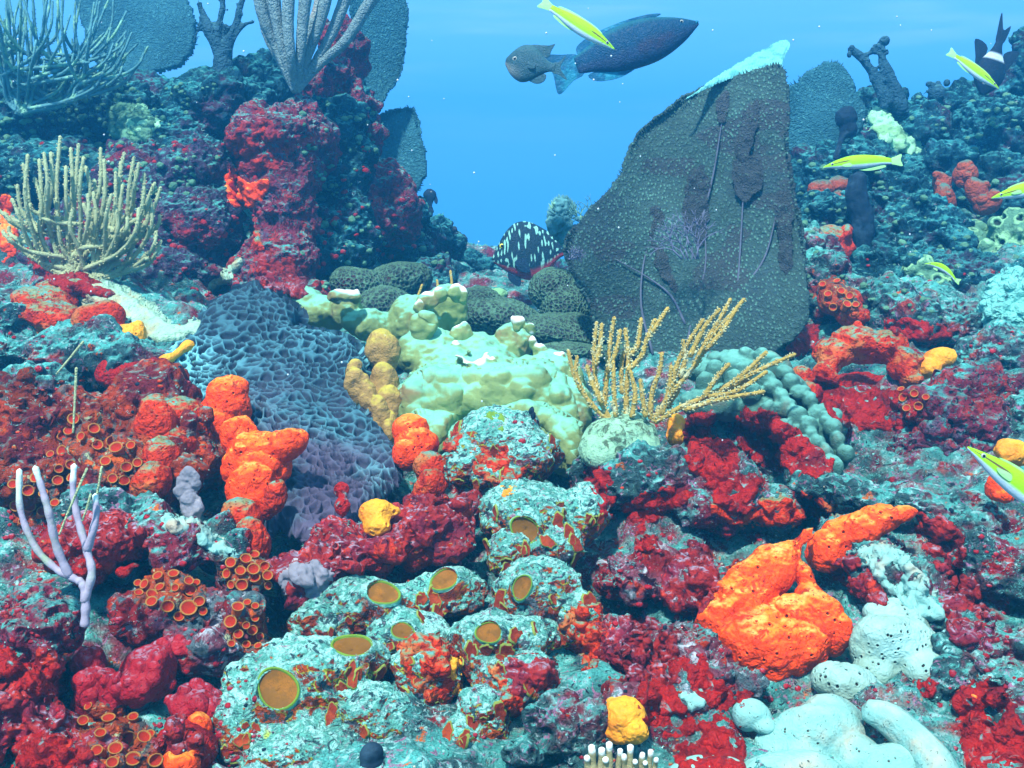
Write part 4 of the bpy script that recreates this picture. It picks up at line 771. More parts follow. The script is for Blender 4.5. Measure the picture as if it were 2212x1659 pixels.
CUP = {
 'dome of orange cup corals above the raspberry sponges': [(318,1265,12),(345,1250,12),(375,1245,12),(405,1258,11),(325,1290,13),(350,1275,12),(380,1272,9),(412,1278,13),(432,1300,13),(330,1305,13),(365,1308,15),(405,1318,19),(385,1335,12),(298,1285,10),(440,1320,10),(425,1262,9),(300,1262,9)],
 'orange cup coral cluster right of the dome, above the other one': [(500,1218,12),(528,1212,13),(548,1205,12),(518,1238,12),(495,1240,11),(545,1232,14),(570,1222,11),(575,1245,12),(555,1255,13),(525,1260,14),(505,1262,10),(575,1265,10)],
 'column of orange cup corals left of the big encrusted mound': [(512,1318,14),(535,1305,9),(500,1345,14),(530,1350,9),(550,1335,9),(545,1360,12),(515,1372,11),(560,1375,9),(498,1392,9),(530,1395,10),(560,1400,9),(550,1312,9)],
 'orange cup coral cluster in the lower left corner': [(235,1560,15),(265,1590,20),(215,1590,13),(290,1555,12),(305,1600,17),(250,1625,16),(285,1645,18),(330,1640,17),(215,1625,14),(180,1560,12),(195,1530,10),(325,1590,11),(240,1650,14)],
 'red cup corals low on the left edge behind the lavender rod': [(60,1060,13),(85,1035,14),(40,1090,13),(100,1070,12),(62,1100,14),(90,1110,13),(30,1050,11),(125,1040,12),(120,1090,10),(45,1130,10)],
 'brick cup corals at the middle of the rust slope': [(165,905,14),(200,930,13),(235,955,13),(255,975,15),(230,1000,12),(275,1010,13),(300,1000,11),(210,965,12),(180,945,10),(245,1035,11),(285,965,10),(270,1040,13),(150,935,11)],
 'pale rimmed cup corals on the cyan rubble at left': [(130,945,12),(140,975,12),(150,1005,11),(128,1010,10),(160,1035,11),(112,985,9)],
 'cups on the red lump right of the huge fan base': [(1790,640,9),(1815,632,9),(1838,640,9),(1800,660,9),(1826,662,10),(1848,660,8),(1778,618,8),(1810,612,8)],
 'small dark cups under the orange arch on the right': [(1955,860,10),(1975,850,9),(1985,875,10),(1960,885,9),(2000,860,8),(1948,845,8)],
}
for lb, cl in CUP.items(): cups(lb, cl)
# ================================================================= turf, nodules (nobody could count them)
fresh()
def scatter(n, boxes, fn, seed):
    r_ = random.Random(seed); out = 0; 
    while out < n:
        bx = r_.choice(boxes); x, y = r_.uniform(bx[0], bx[2]), r_.uniform(bx[1], bx[3]); out += 1; h = hit(x, y)
        if h: fn(r_, x, y, *h)
OKN = ('seabed', 'reef_rock', 'encrusted_mound')
mbt = MB(); 
def turf(r_, x, y, p, n, d_, o):
    nm = o.name.split('.')[0]
    if nm not in OKN or n[2] < .15: return
    if r_.random() > sstep(-.25, .35, vnoise(np.array([p * 12]), 3)[0]): return
    k = px(d_)
    for _ in range(3):
        l = r_.uniform(4, 11) * k; u = n + np.array([r_.gauss(0, .8), r_.gauss(0, .5), r_.uniform(0, .6)]); u /= np.linalg.norm(u); w_ = np.cross(u, [r_.gauss(0, 1), r_.gauss(0, 1), r_.gauss(0, 1)]); w_ /= np.linalg.norm(w_) + 1e-9
        b = p - n * k + w_ * r_.uniform(-3, 3) * k; s = r_.uniform(.5, 1.1) * k; m_ = b + u * l * .5 + w_ * l * .15; e = b + u * l * .8 + w_ * l * .5
        mbt.add([b + w_ * s, b - w_ * s, b + np.cross(u, w_) * s, m_ + w_ * s * .8, m_ - w_ * s * .8, m_ + np.cross(u, w_) * s * .8, e], [(0,1,4,3),(1,2,5,4),(2,0,3,5),(3,4,6),(4,5,6),(5,3,6)])
scatter(30000, [(-100, 560, 2300, 1720)] * 2 + [(450, 950, 2300, 1720)] * 3 + [(-100, 180, 2300, 640)], turf, 5)
m_tf = mat('turf_algae', (.12,.40,.37), [((.40,.58,.56),[('N',60,.52,.62)]), ((.20,.10,.14),[('N',30,.56,.64)])], [], var=.5, vs_=30)
tag(obj('turf_algae', mbt.arr(), mbt.f, m_tf, smooth=False, origin=np.zeros(3)), 'short cyan grey turf algae fuzz over the reef tops', 'algae', None, 'stuff')
def nodset(label, m, n, boxes, seed, names=OKN, r0=3, r1=9):
    mbn = MB(); iv = ICO_V; 
    def nod(r_, x, y, p, nn, d_, o):
        if o.name.split('.')[0] not in names: return
        if vnoise(np.array([p * 9]), seed)[0] < -.05: return
        k = px(d_) * r_.uniform(r0, r1); q = iv * np.array([1, 1, r_.uniform(.6, 1)]) * k; q = q * (1 + .22 * vnoise(iv * 1.7 + x, seed))[:, None]; mbn.add(q + p - nn * k * .35, ICO_F)
    scatter(n, boxes, nod, seed); tag(obj('encrusting_nodules', mbn.arr(), mbn.f, m, origin=np.zeros(3)), label, 'growth', None, 'stuff')
bm_ = bmesh.new(); bmesh.ops.create_icosphere(bm_, subdivisions=2, radius=1); ICO_V = np.array([x.co[:] for x in bm_.verts]); ICO_F = np.array([[x.index for x in f.verts] for f in bm_.faces]); bm_.free()
nodset('small crimson and maroon nodules scattered over the reef', m_grape, 1500, [(0,560,2212,1700),(0,1100,560,1700),(1300,1150,2212,1700),(0,300,900,640)], 11)
nodset('small rust orange nodules scattered over the reef', m_redo, 420, [(0,780,500,1200),(0,1100,600,1700),(850,1050,1350,1650),(1300,1150,2212,1700)], 12, r0=2, r1=7)
nodset('small teal knobs on the shaded reef walls', m_gtube, 900, [(1700,200,2212,700),(650,200,1000,620),(0,180,480,420)], 13, r0=3, r1=10)
nodset('pale chalky grains scattered over the reef', m_white, 900, [(0,640,2212,1700)], 14, r0=1, r1=4)
nodset('small dark sponge dots on the reef', m_dark, 400, [(0,640,2212,1700)], 15, r0=2, r1=6)  # dark raised nodules spread at random

# drifting specks in the water
mbp = MB(); r_ = random.Random(9)
for i in range(80):
    x, y, d_ = r_.uniform(0, 2212), r_.uniform(0, 1000), r_.uniform(.6, 2.4); mbp.ell(P(x, y, d_), np.array([1, 1, 1.2]) * r_.uniform(.8, 2.2) * px(d_))
tag(obj('marine_snow', mbp.arr(), mbp.f, mat('marine_snow', (.5,.6,.65), [], [], var=0), origin=np.zeros(3)), 'tiny pale specks drifting in the water', 'particles', None, 'stuff')
# ================================================================= sea fans
def fan(label, poly, dfun, m, rim=None, blades=(), veins=(), cell=8, step=2.4, thick=.004, fringe=1.0, group=None, loc=None, stain=False, rag=5):
    d0 = float(dfun(np.array([loc[0]]), np.array([loc[1]]))[0]); root = thing('sea_fan', label, 'sea fan', P(loc[0], loc[1], d0), group)
    fr = 1 / (cell * px(d0))
    def rel(v, n, pr, X, Y):
        f1, f2 = worley(np.column_stack([v[:, 0] * fr, v[:, 1] * 0 + .5, v[:, 2] * .8 * fr]), 2, .85); dots = sstep(.52, .2, f1)
        st = sstep(.15, .6, fbm(np.column_stack([X / 120, Y / 60, X * 0]), 3, 4)) if stain else f1 * 0
        return v + n * (dots * .0012)[:, None], {'ridge': dots * (.75 + .25 * vnoise(v * 30)), 'stain': st}
    o = encrust('net', None, None, poly, m, thick=0, step=step, rag=rag, smooth=0, edge=1, amps=((5,.02,2),), relief=rel, depth=dfun, sink=0, parent=root)
    so = o.modifiers.new('solid', 'SOLIDIFY'); so.thickness = thick; so.offset = -1
    if fringe:                                   # net threads sticking out round the rim
        pc = closed(poly, 14); c = pc.mean(0); mb = MB(); rr = random.Random(int(poly[0][0])); L_ = 0
        for i in range(len(pc)):
            a, b = pc[i - 1], pc[i]; ln = np.hypot(*(b - a)); n_ = max(1, int(ln / 3.2)); t_ = (b - a) / (ln + 1e-9); no = np.array([t_[1], -t_[0]])
            if no @ (a - c) < 0: no = -no
            for k in range(n_):
                q = a + (b - a) * rr.random() - no * 4; le = rr.uniform(4, 8) * fringe; up = np.array([rr.uniform(-.4, .4), -.35]); e = q + (no + up) * le
                d_ = float(dfun(np.array([q[0]]), np.array([q[1]]))[0]) + rr.uniform(-.004, .006)
                mb.tube([P(*q, d_), P(*((q + e) / 2), d_), P(*e, d_)], [1.5 * px(d_), 1.2 * px(d_), .5 * px(d_)], 4)
        child('fringe', mb.arr(), mb.f, m, root)
    for pl in blades: encrust('blade', None, None, pl, m_blade, thick=1.5, step=2.4, rag=6, smooth=0, edge=10, amps=((60,.003,2),), relief=rel, depth=lambda x, y: dfun(x, y) - .005, sink=1, parent=root)
    for vn in veins:
        mb = MB(); pts = bez([P(x, y, float(dfun(np.array([x]), np.array([y]))[0]) - .003) for x, y in vn], 16); mb.tube(pts, np.linspace(3.4, 1.0, len(pts)) * px(d0), 6); child('vein', mb.arr(), mb.f, m_vein, root)
    return root
m_blade = mat('fan_side_blade', (.042,.056,.062), [((.07,.15,.13),[('A','ridge',.5,.9)])], [('V',240,.003)], var=.3)
def d_big(x, y): return 1.56 + .035 * np.sin((x - 1230) / 150) + (770 - y) * .00008 + 0 * x
big = fan('huge grey green sea fan with a pale folded top edge, right of the open water', [(1688,142),(1704,220),(1698,300),(1712,400),(1730,500),(1744,610),(1742,690),(1705,742),(1640,768),(1500,774),(1400,768),(1300,720),(1278,650),(1240,590),(1226,530),(1262,465),(1325,400),(1382,290),(1470,220),(1560,172),(1640,150)],
    d_big, m_fan, m_fanrim_lit, cell=6.8, step=1.6, loc=(1470, 775), stain=True, rag=5,
    blades=[[(1605,260),(1635,215),(1634,270),(1612,345),(1590,330)],[(1588,350),(1640,340),(1644,400),(1610,432),(1585,400)],[(1488,380),(1515,362),(1530,400),(1520,520),(1492,545),(1476,470)],[(1404,450),(1432,470),(1440,550),(1462,622),(1436,606),(1408,530)],[(1550,218),(1574,200),(1570,245),(1556,262)],[(1680,420),(1708,440),(1712,560),(1692,600),(1682,520)]],
    veins=[[(1410,765),(1385,660),(1392,560),(1420,470)],[(1480,770),(1500,660),(1525,560),(1510,400)],[(1560,770),(1590,640),(1600,520),(1605,430),(1612,330)],[(1480,700),(1450,640),(1400,600),(1330,560)],[(1590,640),(1650,560),(1680,450)],[(1510,500),(1540,380),(1560,260)]])
encrust('folded_rim', None, None, [(1470,222),(1540,172),(1620,124),(1688,90),(1704,98),(1694,124),(1684,146),(1640,150),(1560,176)], m_fanrim_lit, thick=5, step=1.6, rag=4, smooth=0, edge=12, depth=lambda x, y: d_big(x, y) + .012 + (150 - y) * .0009, parent=big, sink=3, relief=lambda v, n, pr, X, Y: (v + n * (np.abs(np.sin(X * .55 + Y * .25)) * .0016)[:, None], {}))
fan('tall teal sea fan behind the maroon pillar, reaching the top edge', [(760,-60),(860,-60),(877,20),(874,90),(862,150),(838,200),(812,236),(780,190),(770,90)], lambda x, y: 2.25 + .0004 * (x - 760), m_ffan, None, cell=7, step=2.6, loc=(800, 240))
fan('small blue sea fan with a pointed top, in the gap right of the pillar', [(815,262),(850,242),(890,234),(900,262),(912,310),(918,370),(905,412),(880,420),(840,390),(812,340)], lambda x, y: 2.35 + 0 * x, m_ffan, None, cell=7, step=2.6, loc=(880, 425))
fan('dark teal broad sea fan behind the right edge of the huge fan', [(1690,205),(1740,160),(1795,134),(1825,150),(1850,205),(1872,245),(1850,290),(1800,320),(1710,322),(1680,260)], lambda x, y: 2.15 + 0 * x, m_ffan, None, cell=7, step=2.6, loc=(1770, 322))
fan('wide dark blue sea fan at the top left edge of the picture', [(170,-60),(350,-80),(400,0),(424,60),(418,110),(380,150),(290,160),(215,140),(176,40)], lambda x, y: 2.5 + 0 * x, m_ffan, None, cell=7, step=3, loc=(330, 160))
# ================================================================= branching soft corals
def branch(mb, poly, r0, r1, d=None, polyp=0, rs=None, pm=None):
    n = max(8, int(sum(math.dist(poly[i][:2], poly[i + 1][:2]) for i in range(len(poly) - 1)) / 7)); pts = bez([P(*q) for q in poly], n); k = px(poly[0][2])
    rad = np.linspace(r0, r1, len(pts)) * k; rad *= 1 + (.10 if r1 < 10 else .03) * np.sin(np.arange(len(pts)) * 1.3 + poly[0][0]); mb.tube(pts, rad, 8, a=np.concatenate([np.repeat(sstep(.75, 1, np.linspace(0, 1, len(pts))), 8), [0, 1]]))
    if polyp:
        for i in range(len(pts) - 1):
            for _ in range(polyp):
                t = rs.random(); c = pts[i] * (1 - t) + pts[i + 1] * t; u = np.array([rs.gauss(0, 1), rs.gauss(0, .7), rs.gauss(0, 1)]); T = pts[i + 1] - pts[i]; T /= np.linalg.norm(T) + 1e-9; u -= T * (u @ T); u /= np.linalg.norm(u) + 1e-9
                b = c + u * rad[i] * .85; pm.tube([b, b + u * rad[i] * .5 + T * rad[i] * .2, b + u * rad[i] * .6 + T * rad[i] * .4], [.32 * rad[i], .30 * rad[i], .2 * rad[i]], 4)
def rod(label, base, d, branches, m, r0, r1, polyp=2, cat='soft coral', name='sea_rod', pmat=None):
    root = thing(name, label, cat, P(base[0], base[1], d)); rs = random.Random(len(label)); 
    for bl in branches:
        mb = MB(); pm = MB(); branch(mb, bl, r0, r1, polyp=polyp, rs=rs, pm=pm)
        o = child('branch', mb.arr(), mb.f, m, root, attrs={'tip': mb.att()})
        if pm.n: child('polyps', pm.arr(), pm.f, pmat or m_polyp, root)
    return root
def arms(base, tips, d, spread=.05, seed=1, low=.28, hub=.16):
    r_ = random.Random(seed); out = []; main = None
    for i, (x, y) in enumerate(tips):
        h = base[1] - y; dd = d + r_.uniform(-spread, spread * .4)
        if i % 3 == 0 or main is None:
            p = [(base[0], base[1], d), (base[0] + (x - base[0]) * .45, base[1] - h * hub, d), (base[0] + (x - base[0]) * r_.uniform(.55, .85), base[1] - h * (.45), (d + dd) / 2), (base[0] + (x - base[0]) * r_.uniform(.78, 1.0) + r_.uniform(-8, 8), base[1] - h * (.74), dd), (x + r_.uniform(-3, 3), y, dd)]; main = p
        else:
            s = main[1] if i % 3 == 1 else main[2]; h2 = s[1] - y
            p = [s, (s[0] + (x - s[0]) * .62, s[1] - h2 * .26, (s[2] + dd) / 2), (s[0] + (x - s[0]) * .9 + r_.uniform(-9, 9), s[1] - h2 * .62, dd), (x, y, dd)]
        out.append(p)
    return out
fr = []
D_ = 1.17
def fb(*pts, dz=0): fr.append([(x, y, D_ + dz) for x, y in pts])
fb((1318,912),(1275,870),(1242,815),(1227,756)); fb((1256,845),(1244,805),(1247,770)); fb((1318,910),(1292,850),(1283,770),(1289,696)); fb((1286,790),(1296,745),(1300,700),dz=-.01)
fb((1305,880),(1312,800),(1318,740),(1327,686),dz=.01); fb((1313,800),(1332,755),(1340,713)); fb((1352,905),(1354,840),(1357,766),(1362,700)[:0] or (1350,710)); fb((1357,768),(1378,745),(1385,688)); fb((1356,800),(1385,770),(1398,730),(1415,690),dz=-.01); fb((1398,730),(1420,700),(1443,665),dz=-.01)
fb((1405,905),(1408,850),(1425,800),(1430,763)); fb((1395,900),(1388,860),(1383,820),dz=-.02); fb((1330,900),(1326,840),(1325,780),dz=-.02); fb((1365,900),(1372,850),(1362,802),dz=-.02)
fb((1410,910),(1450,850),(1500,790),(1545,720),(1608,646)); fb((1450,850),(1462,790),(1490,735),(1520,690)); fb((1500,790),(1530,730),(1555,690),(1578,646),dz=.01); fb((1525,755),(1560,715),(1591,666),dz=-.01); fb((1470,815),(1480,770),(1475,735)); fb((1490,770),(1520,710),(1554,668),dz=-.02)
fb((1415,912),(1470,880),(1540,850),(1600,812),(1656,760)); fb((1540,850),(1600,820),(1660,790),(1718,765)); fb((1520,860),(1545,820),(1575,786),dz=-.01); fb((1530,856),(1590,845),(1656,803),dz=-.01); fb((1480,885),(1560,862),(1651,846),dz=-.02); fb((1430,895),(1445,840),(1450,790)); fb((1440,880),(1465,840),(1472,800),dz=.01); fb((1560,850),(1600,830),(1640,785),dz=.01); fb((1300,870),(1280,830),(1268,790),dz=-.01); fb((1345,850),(1342,800),(1348,760),dz=.015)
rod('tan sea rod colony with finger branches in front of the huge sea fan', (1370,912), D_, fr, m_rod, 6.2, 4.2, 3)
rod('left half of the tan sea rod thicket, spreading to the left edge', (155,603), 1.60, arms((155,603), [(25,430),(60,335),(20,490),(75,385),(130,295),(50,355),(100,400),(170,312),(95,330),(215,320),(225,345),(185,360),(160,400),(120,430),(10,460),(140,360),(205,390),(-20,440),(35,400),(85,345),(110,330),(150,320),(5,500),(65,440),(180,340),(190,420),(88,470),(130,470),(45,510)], 1.60, .06, 3), m_rodg, 5.4, 3.8, 2)
rod('right half of the tan sea rod thicket, leaning towards the maroon rocks', (205,607), 1.58, arms((205,607), [(200,415),(232,385),(180,440),(270,330),(250,372),(300,352),(288,340),(312,375),(335,395),(345,405),(325,430),(345,465),(335,500),(348,520),(320,560),(240,420),(265,400),(290,420),(155,450),(300,450),(310,500),(215,450),(250,445),(275,470),(290,395),(330,540),(222,405),(262,350),(318,430),(240,500)], 1.58, .06, 5), m_rodg, 5.4, 3.8, 2)
rs = random.Random(4); tp = [(rs.uniform(-30, 275) , rs.uniform(-60, 150)) for _ in range(70)]; tp = [(x, y + max(0, (x - 120)) * .35 - 10) for x, y in tp]
rod('bushy blue green sea plume filling the top left corner', (40,245), 1.95, arms((40,245), tp, 1.95, .12, 8), m_plume, 4.4, 2.2, 2, name='sea_plume', pmat=m_plume)
rod('low drooping sea plume stems right of the top left bush', (60,235), 1.9, arms((60,235), [(300,95),(270,85),(310,115),(255,120),(240,60),(285,70),(230,140),(320,100)], 1.9, .05, 9), m_plume, 4.2, 2.2, 1, name='sea_plume', pmat=m_plume)
rod('cluster of thick grey green sea rods standing on the maroon pillar', (637,196), 1.80, [[(637,196,1.80),(600,110,1.80),(570,40,1.78),(548,-70,1.76)],[(636,196,1.8),(612,110,1.78),(596,30,1.77),(585,-80,1.76)],[(638,196,1.8),(628,120,1.76),(622,40,1.75),(628,-80,1.74)],[(640,196,1.8),(648,120,1.77),(655,40,1.76),(668,-80,1.75)],[(641,196,1.8),(665,120,1.79),(690,50,1.78),(720,-70,1.77)],[(642,196,1.8),(684,130,1.8),(722,60,1.8),(762,-50,1.8)],[(642,196,1.8),(690,140,1.8),(745,90,1.79),(790,20,1.78),(830,-40,1.77)],[(637,196,1.8),(655,100,1.83),(690,10,1.84),(690,-60,1.85)],[(637,196,1.8),(605,130,1.83),(575,60,1.84),(565,-60,1.85)]], m_sear, 8, 15.5, 0)
rod('lavender grey forked sea rod with white tips in the left foreground', (183,1350), .83, [[(183,1352,.83),(185,1300,.83),(178,1262,.83),(160,1250,.83),(120,1228,.83),(75,1180,.83),(44,1100,.83),(42,1016,.83)],[(150,1246,.83),(122,1180,.825),(106,1110,.82),(92,1060,.82),(76,1010,.82)],[(182,1300,.83),(198,1240,.83),(188,1190,.835),(168,1120,.84),(158,1060,.84),(160,1006,.84)],[(188,1190,.835),(200,1150,.83),(208,1110,.83),(206,1070,.83)]], m_lav, 9.6, 6.4, 0)
for lb, pl in (('thin green twig rising right of the lavender rod', [(205,1090,.84),(214,1045,.84),(220,1008,.84)]), ('thin green twig leaning across the lavender rod', [(128,1155,.815),(150,1100,.815),(188,1012,.815)]), ('short green twig low between the lavender branches', [(178,1125,.82),(190,1090,.82),(196,1068,.82)]), ('straight green twig standing in front of the red rust slope', [(158,935,1.0),(162,860,1.0),(165,795,1.0)]), ('slanted green twig in front of the teal ledge', [(122,808,1.15),(150,775,1.15),(180,738,1.15)])):
    mb = MB(); branch(mb, pl, 2.2, 3.0); tag(obj('green_twig', mb.arr(), mb.f, m_rodg, attrs={'tip': mb.att()}), lb, 'twig')
for lb, pl in (('leftmost tan coral spike behind the mustard mound', [(893,690,1.55),(900,650,1.55),(912,615,1.55)]), ('tallest tan coral spike behind the mustard mound', [(972,640,1.58),(976,615,1.58),(973,585,1.58)]), ('short tan coral spike between the two taller ones', [(945,640,1.58),(946,620,1.58),(944,605,1.58)])):
    mb = MB(); branch(mb, pl, 4.5, 2.6); tag(obj('coral_spike', mb.arr(), mb.f, m_rod, attrs={'tip': mb.att()}), lb, 'coral')
# white tipped finger coral at the bottom
root = thing('finger_coral', 'white tipped finger coral at the bottom edge', 'coral', P(1345,1670,.78))
for x0, x1, y1, r_ in [(1285,1278,1612,9),(1296,1300,1618,8),(1318,1316,1606,8),(1332,1340,1620,7),(1358,1362,1612,8),(1350,1348,1632,7),(1382,1388,1628,7),(1398,1406,1622,7),(1372,1372,1645,7),(1272,1268,1636,8),(1310,1308,1640,8),(1392,1394,1648,6),(1412,1418,1640,6)]:
    mb = MB(); branch(mb, [(x0,1690,.78),((x0+x1)/2,1655,.78),(x1,y1,.775)], r_, r_*.85); child('finger', mb.arr(), mb.f, m_fing, root, attrs={'tip': mb.att()})
# dark branching corals on the ridges
def knobs(poly, n, r0, r1, sd_):
    r_ = random.Random(sd_); q = bez([np.array(p_, float) for p_ in poly], 40); return [(*(q[r_.randrange(len(q))] + np.array([r_.uniform(-13, 13), r_.uniform(-10, 10), -.004])), r_.uniform(r0, r1), r_.uniform(r0, r1)) for _ in range(n)]
k1 = [(1948,240,2.3),(1925,180,2.3),(1905,130,2.3),(1903,92,2.3)]; k2 = [(1915,225,2.3),(1890,165,2.3),(1862,125,2.3),(1838,108,2.3)]; k3 = [(1862,122,2.3),(1890,112,2.3),(1905,108,2.3)]; k4=[(1890,170,2.3),(1910,160,2.3),(1915,165,2.3)]
blob('branching_coral', 'dark forked branching coral with a loop, standing on the right crest', 'coral', knobs(k1, 22, 4, 9, 1) + knobs(k2, 20, 4, 9, 2) + knobs(k3, 6, 4, 7, 3), m_dark2 if 'm_dark2' in globals() else mat('dark_branch_coral', (.02,.07,.10), [((.06,.18,.20),[('U',.6,.8,1.3)])], [('V',120,.004)], var=.35), vox=1.5, smooth=2, tubes=[(k1,[14,12,11,6]),(k2,[13,12,10,8]),(k3,[7,7,7]),(k4,[6,6,6])])
m_dark2 = MATS['dark_branch_coral']
blob('branching_coral', 'short dark stub coral with a spiky top on the right crest', 'coral', [(2022,210,2.4,22,26,22)] + knobs([(2004,190,2.4),(2020,186,2.4),(2042,190,2.4)], 10, 4, 7, 4) + knobs([(2004,195,2.4),(2006,230,2.4)], 5, 4, 6, 5), m_dark2, vox=1.5, smooth=2)
b1 = [(470,190,2.05),(475,120,2.05),(450,60,2.05),(430,5,2.05)]; b2 = [(478,130,2.05),(505,60,2.05),(520,10,2.05),(540,-40,2.05)]; b3 = [(490,110,2.05),(520,60,2.05),(548,45,2.05)]; b4 = [(470,80,2.05),(480,20,2.05),(475,-40,2.05)]; b5 = [(440,30,2.05),(425,70,2.05),(418,95,2.05)]
blob('branching_coral', 'dark blue branching coral left of the thick sea rods', 'coral', knobs(b1, 20, 5, 10, 6) + knobs(b2, 14, 5, 9, 7) + knobs(b4, 12, 5, 9, 8), m_dark2, vox=1.6, smooth=2, tubes=[(b1,[24,18,18,12]),(b2,[15,14,12,9]),(b3,[10,9,8]),(b4,[14,14,10]),(b5,[10,8,6])])
blob('tube_sponge', 'dark blue club shaped sponge beside the broad teal sea fan', 'sponge', [(1826,256,2.0,25,28,24),(1830,280,2.0,22,24,20)], m_dark, vox=1.5, smooth=8, tubes=[([(1828,280,2.0),(1815,310,2.0),(1806,345,2.0)],[18,11,9])])
blob('tube_sponge', 'tall navy sponge column under the club shaped one', 'sponge', [(1855,390,1.9,20,22,20)], m_dark, vox=1.6, smooth=8, tubes=[([(1853,380,1.9),(1852,430,1.9),(1868,480,1.9),(1870,540,1.9)],[20,26,24,20])])
# fuzzy stump, hydroid, lace
o = blob('plume_coral', 'fuzzy teal coral stump left of the huge sea fan', 'coral', [(1214,455,1.75,26,28,22,10),(1205,490,1.75,20,34,20),(1222,500,1.75,18,40,18)], m_plume, vox=1.5, smooth=4, amps=((40,.006,3),(140,.003,2)))
mb = MB(); rs = random.Random(3)
for i in range(260):
    a = rs.uniform(math.pi * .95, math.pi * 2.05); x, y = 1214 + math.cos(a) * 24 * rs.uniform(.5, 1), 462 + math.sin(a) * 28 * rs.uniform(.6, 1); d_ = 1.735 + rs.uniform(0, .03)
    mb.tube([P(x, y, d_), P(x + math.cos(a) * 6, y + math.sin(a) * 6 - 3, d_), P(x + math.cos(a) * 10, y + math.sin(a) * 9 - 8, d_)], [1.4 * px(d_), 1.1 * px(d_), .4 * px(d_)], 4)
child('fringe', mb.arr(), mb.f, m_plume, o)
def twiggy(name, label, cat, base, d, n, L_, m, r=1.2, dirs=(-150, -30), seed=1, depth=4, bx=0):
    r_ = random.Random(seed); mb = MB()
    def go(x, y, a, l, k, rr):
        x2, y2 = x + math.cos(a) * l, y + math.sin(a) * l; dd = d + r_.uniform(-.006, .006)
        mb.tube([P(x, y, d), P((x + x2) / 2 + r_.uniform(-1, 1), (y + y2) / 2, dd), P(x2, y2, d)], np.array([rr, rr * .9, rr * .75]) * px(d), 5)
        if k: 
            for s in ((-1, 1) if r_.random() < .8 else (r_.choice((-1, 1)),)): go(x2, y2, a + s * r_.uniform(.25, .6), l * r_.uniform(.7, .95), k - 1, rr * .8)
    for i in range(n): go(base[0] + r_.uniform(-bx, bx), base[1], R(r_.uniform(*dirs)), L_ * r_.uniform(.7, 1.2), depth, r)
    return tag(obj(name, mb.arr(), mb.f, m), label, cat)
m_lace = mat('lilac_lace', (.13,.15,.24), [], [], var=.3)
twiggy('hydroid', 'feathery pale blue hydroid on the left edge of the huge sea fan', 'hydroid', (1262,478), 1.60, 10, 15, m_plume, 1.3, (-160, -40), 3, 3, 14)
twiggy('lace_coral', 'lilac lace coral growing on the face of the huge sea fan', 'coral', (1490,560), 1.53, 9, 26, m_lace, 1.7, (-150, -70), 5, 4, 20)
twiggy('lace_coral', 'tiny violet lace coral at the left corner of the huge sea fan', 'coral', (1236,560), 1.55, 8, 9, m_lace, 1.4, (-170, -10), 6, 3, 8)
# ================================================================= fish
m_fyel = mat('wrasse_skin', (.30,.75,.0), [((.50,.66,.74),[('A','hz',-.30,-.65)]), ((.12,.06,.03),[('A','eye_line',.3,.8)])], [('V',900,.0004)], rough=.35, spec=.5, var=.08)
m_fyfin = mat('wrasse_fin', (.30,.66,.25), [], [('N',300,.0008)], rough=.4, var=.1)
m_fpar = mat('parrotfish_skin', (.003,.045,.10), [((.018,.045,.10),[('A','hz',.1,-.5)]), ((.03,.035,.07),[('N',20,.5,.64),('A','hz',.2,-.4)]), ((.01,.10,.14),[('A','hz',.6,.95)])], [('V',220,.0012)], rough=.5, spec=.35, var=.25)
m_fparf = mat('parrotfish_fin', (.008,.09,.18), [((.02,.20,.30),[('N',30,.45,.6)])], [('N',200,.002)], rough=.4, var=.3)
m_fdam = mat('damsel_skin', (.025,.085,.11), [((.22,.26,.25),[('A','hz',-.1,-.8),('A','tx',.5,.0)]), ((.03,.10,.12),[('A','hz',.5,.9)])], [('V',300,.001)], rough=.5, spec=.4, var=.2)
m_fspot = mat('spotted_skin', (.008,.03,.05), [((.22,.58,.50),[('A','spot',.35,.6)]), ((.36,.035,.06),[('A','hz',-.55,-.80)])], [('V',300,.0012)], rough=.5, spec=.35, var=.15)
m_fred = mat('red_fin', (.40,.05,.07), [((.5,.25,.2),[('N',60,.5,.65)])], [('N',200,.001)], var=.2)
m_fdark = mat('dark_fish_skin', (.006,.018,.035), [((.45,.6,.7),[('A','tx',.60,.66),('A','tx',.78,.72)])], [('V',300,.001)], rough=.5, var=.2)
m_fnavy = mat('navy_fish_skin', (.008,.028,.06), [], [('V',300,.001)], rough=.5, var=.2)
m_eyew = mat('fish_eye', (.30,.34,.32), [], [], rough=.15, spec=.8, var=0); m_pup = mat('fish_pupil', (.004,.004,.006), [], [], rough=.08, spec=.9, var=0); m_eyey = mat('yellow_eye', (.6,.6,.05), [], [], rough=.2, spec=.8, var=0)
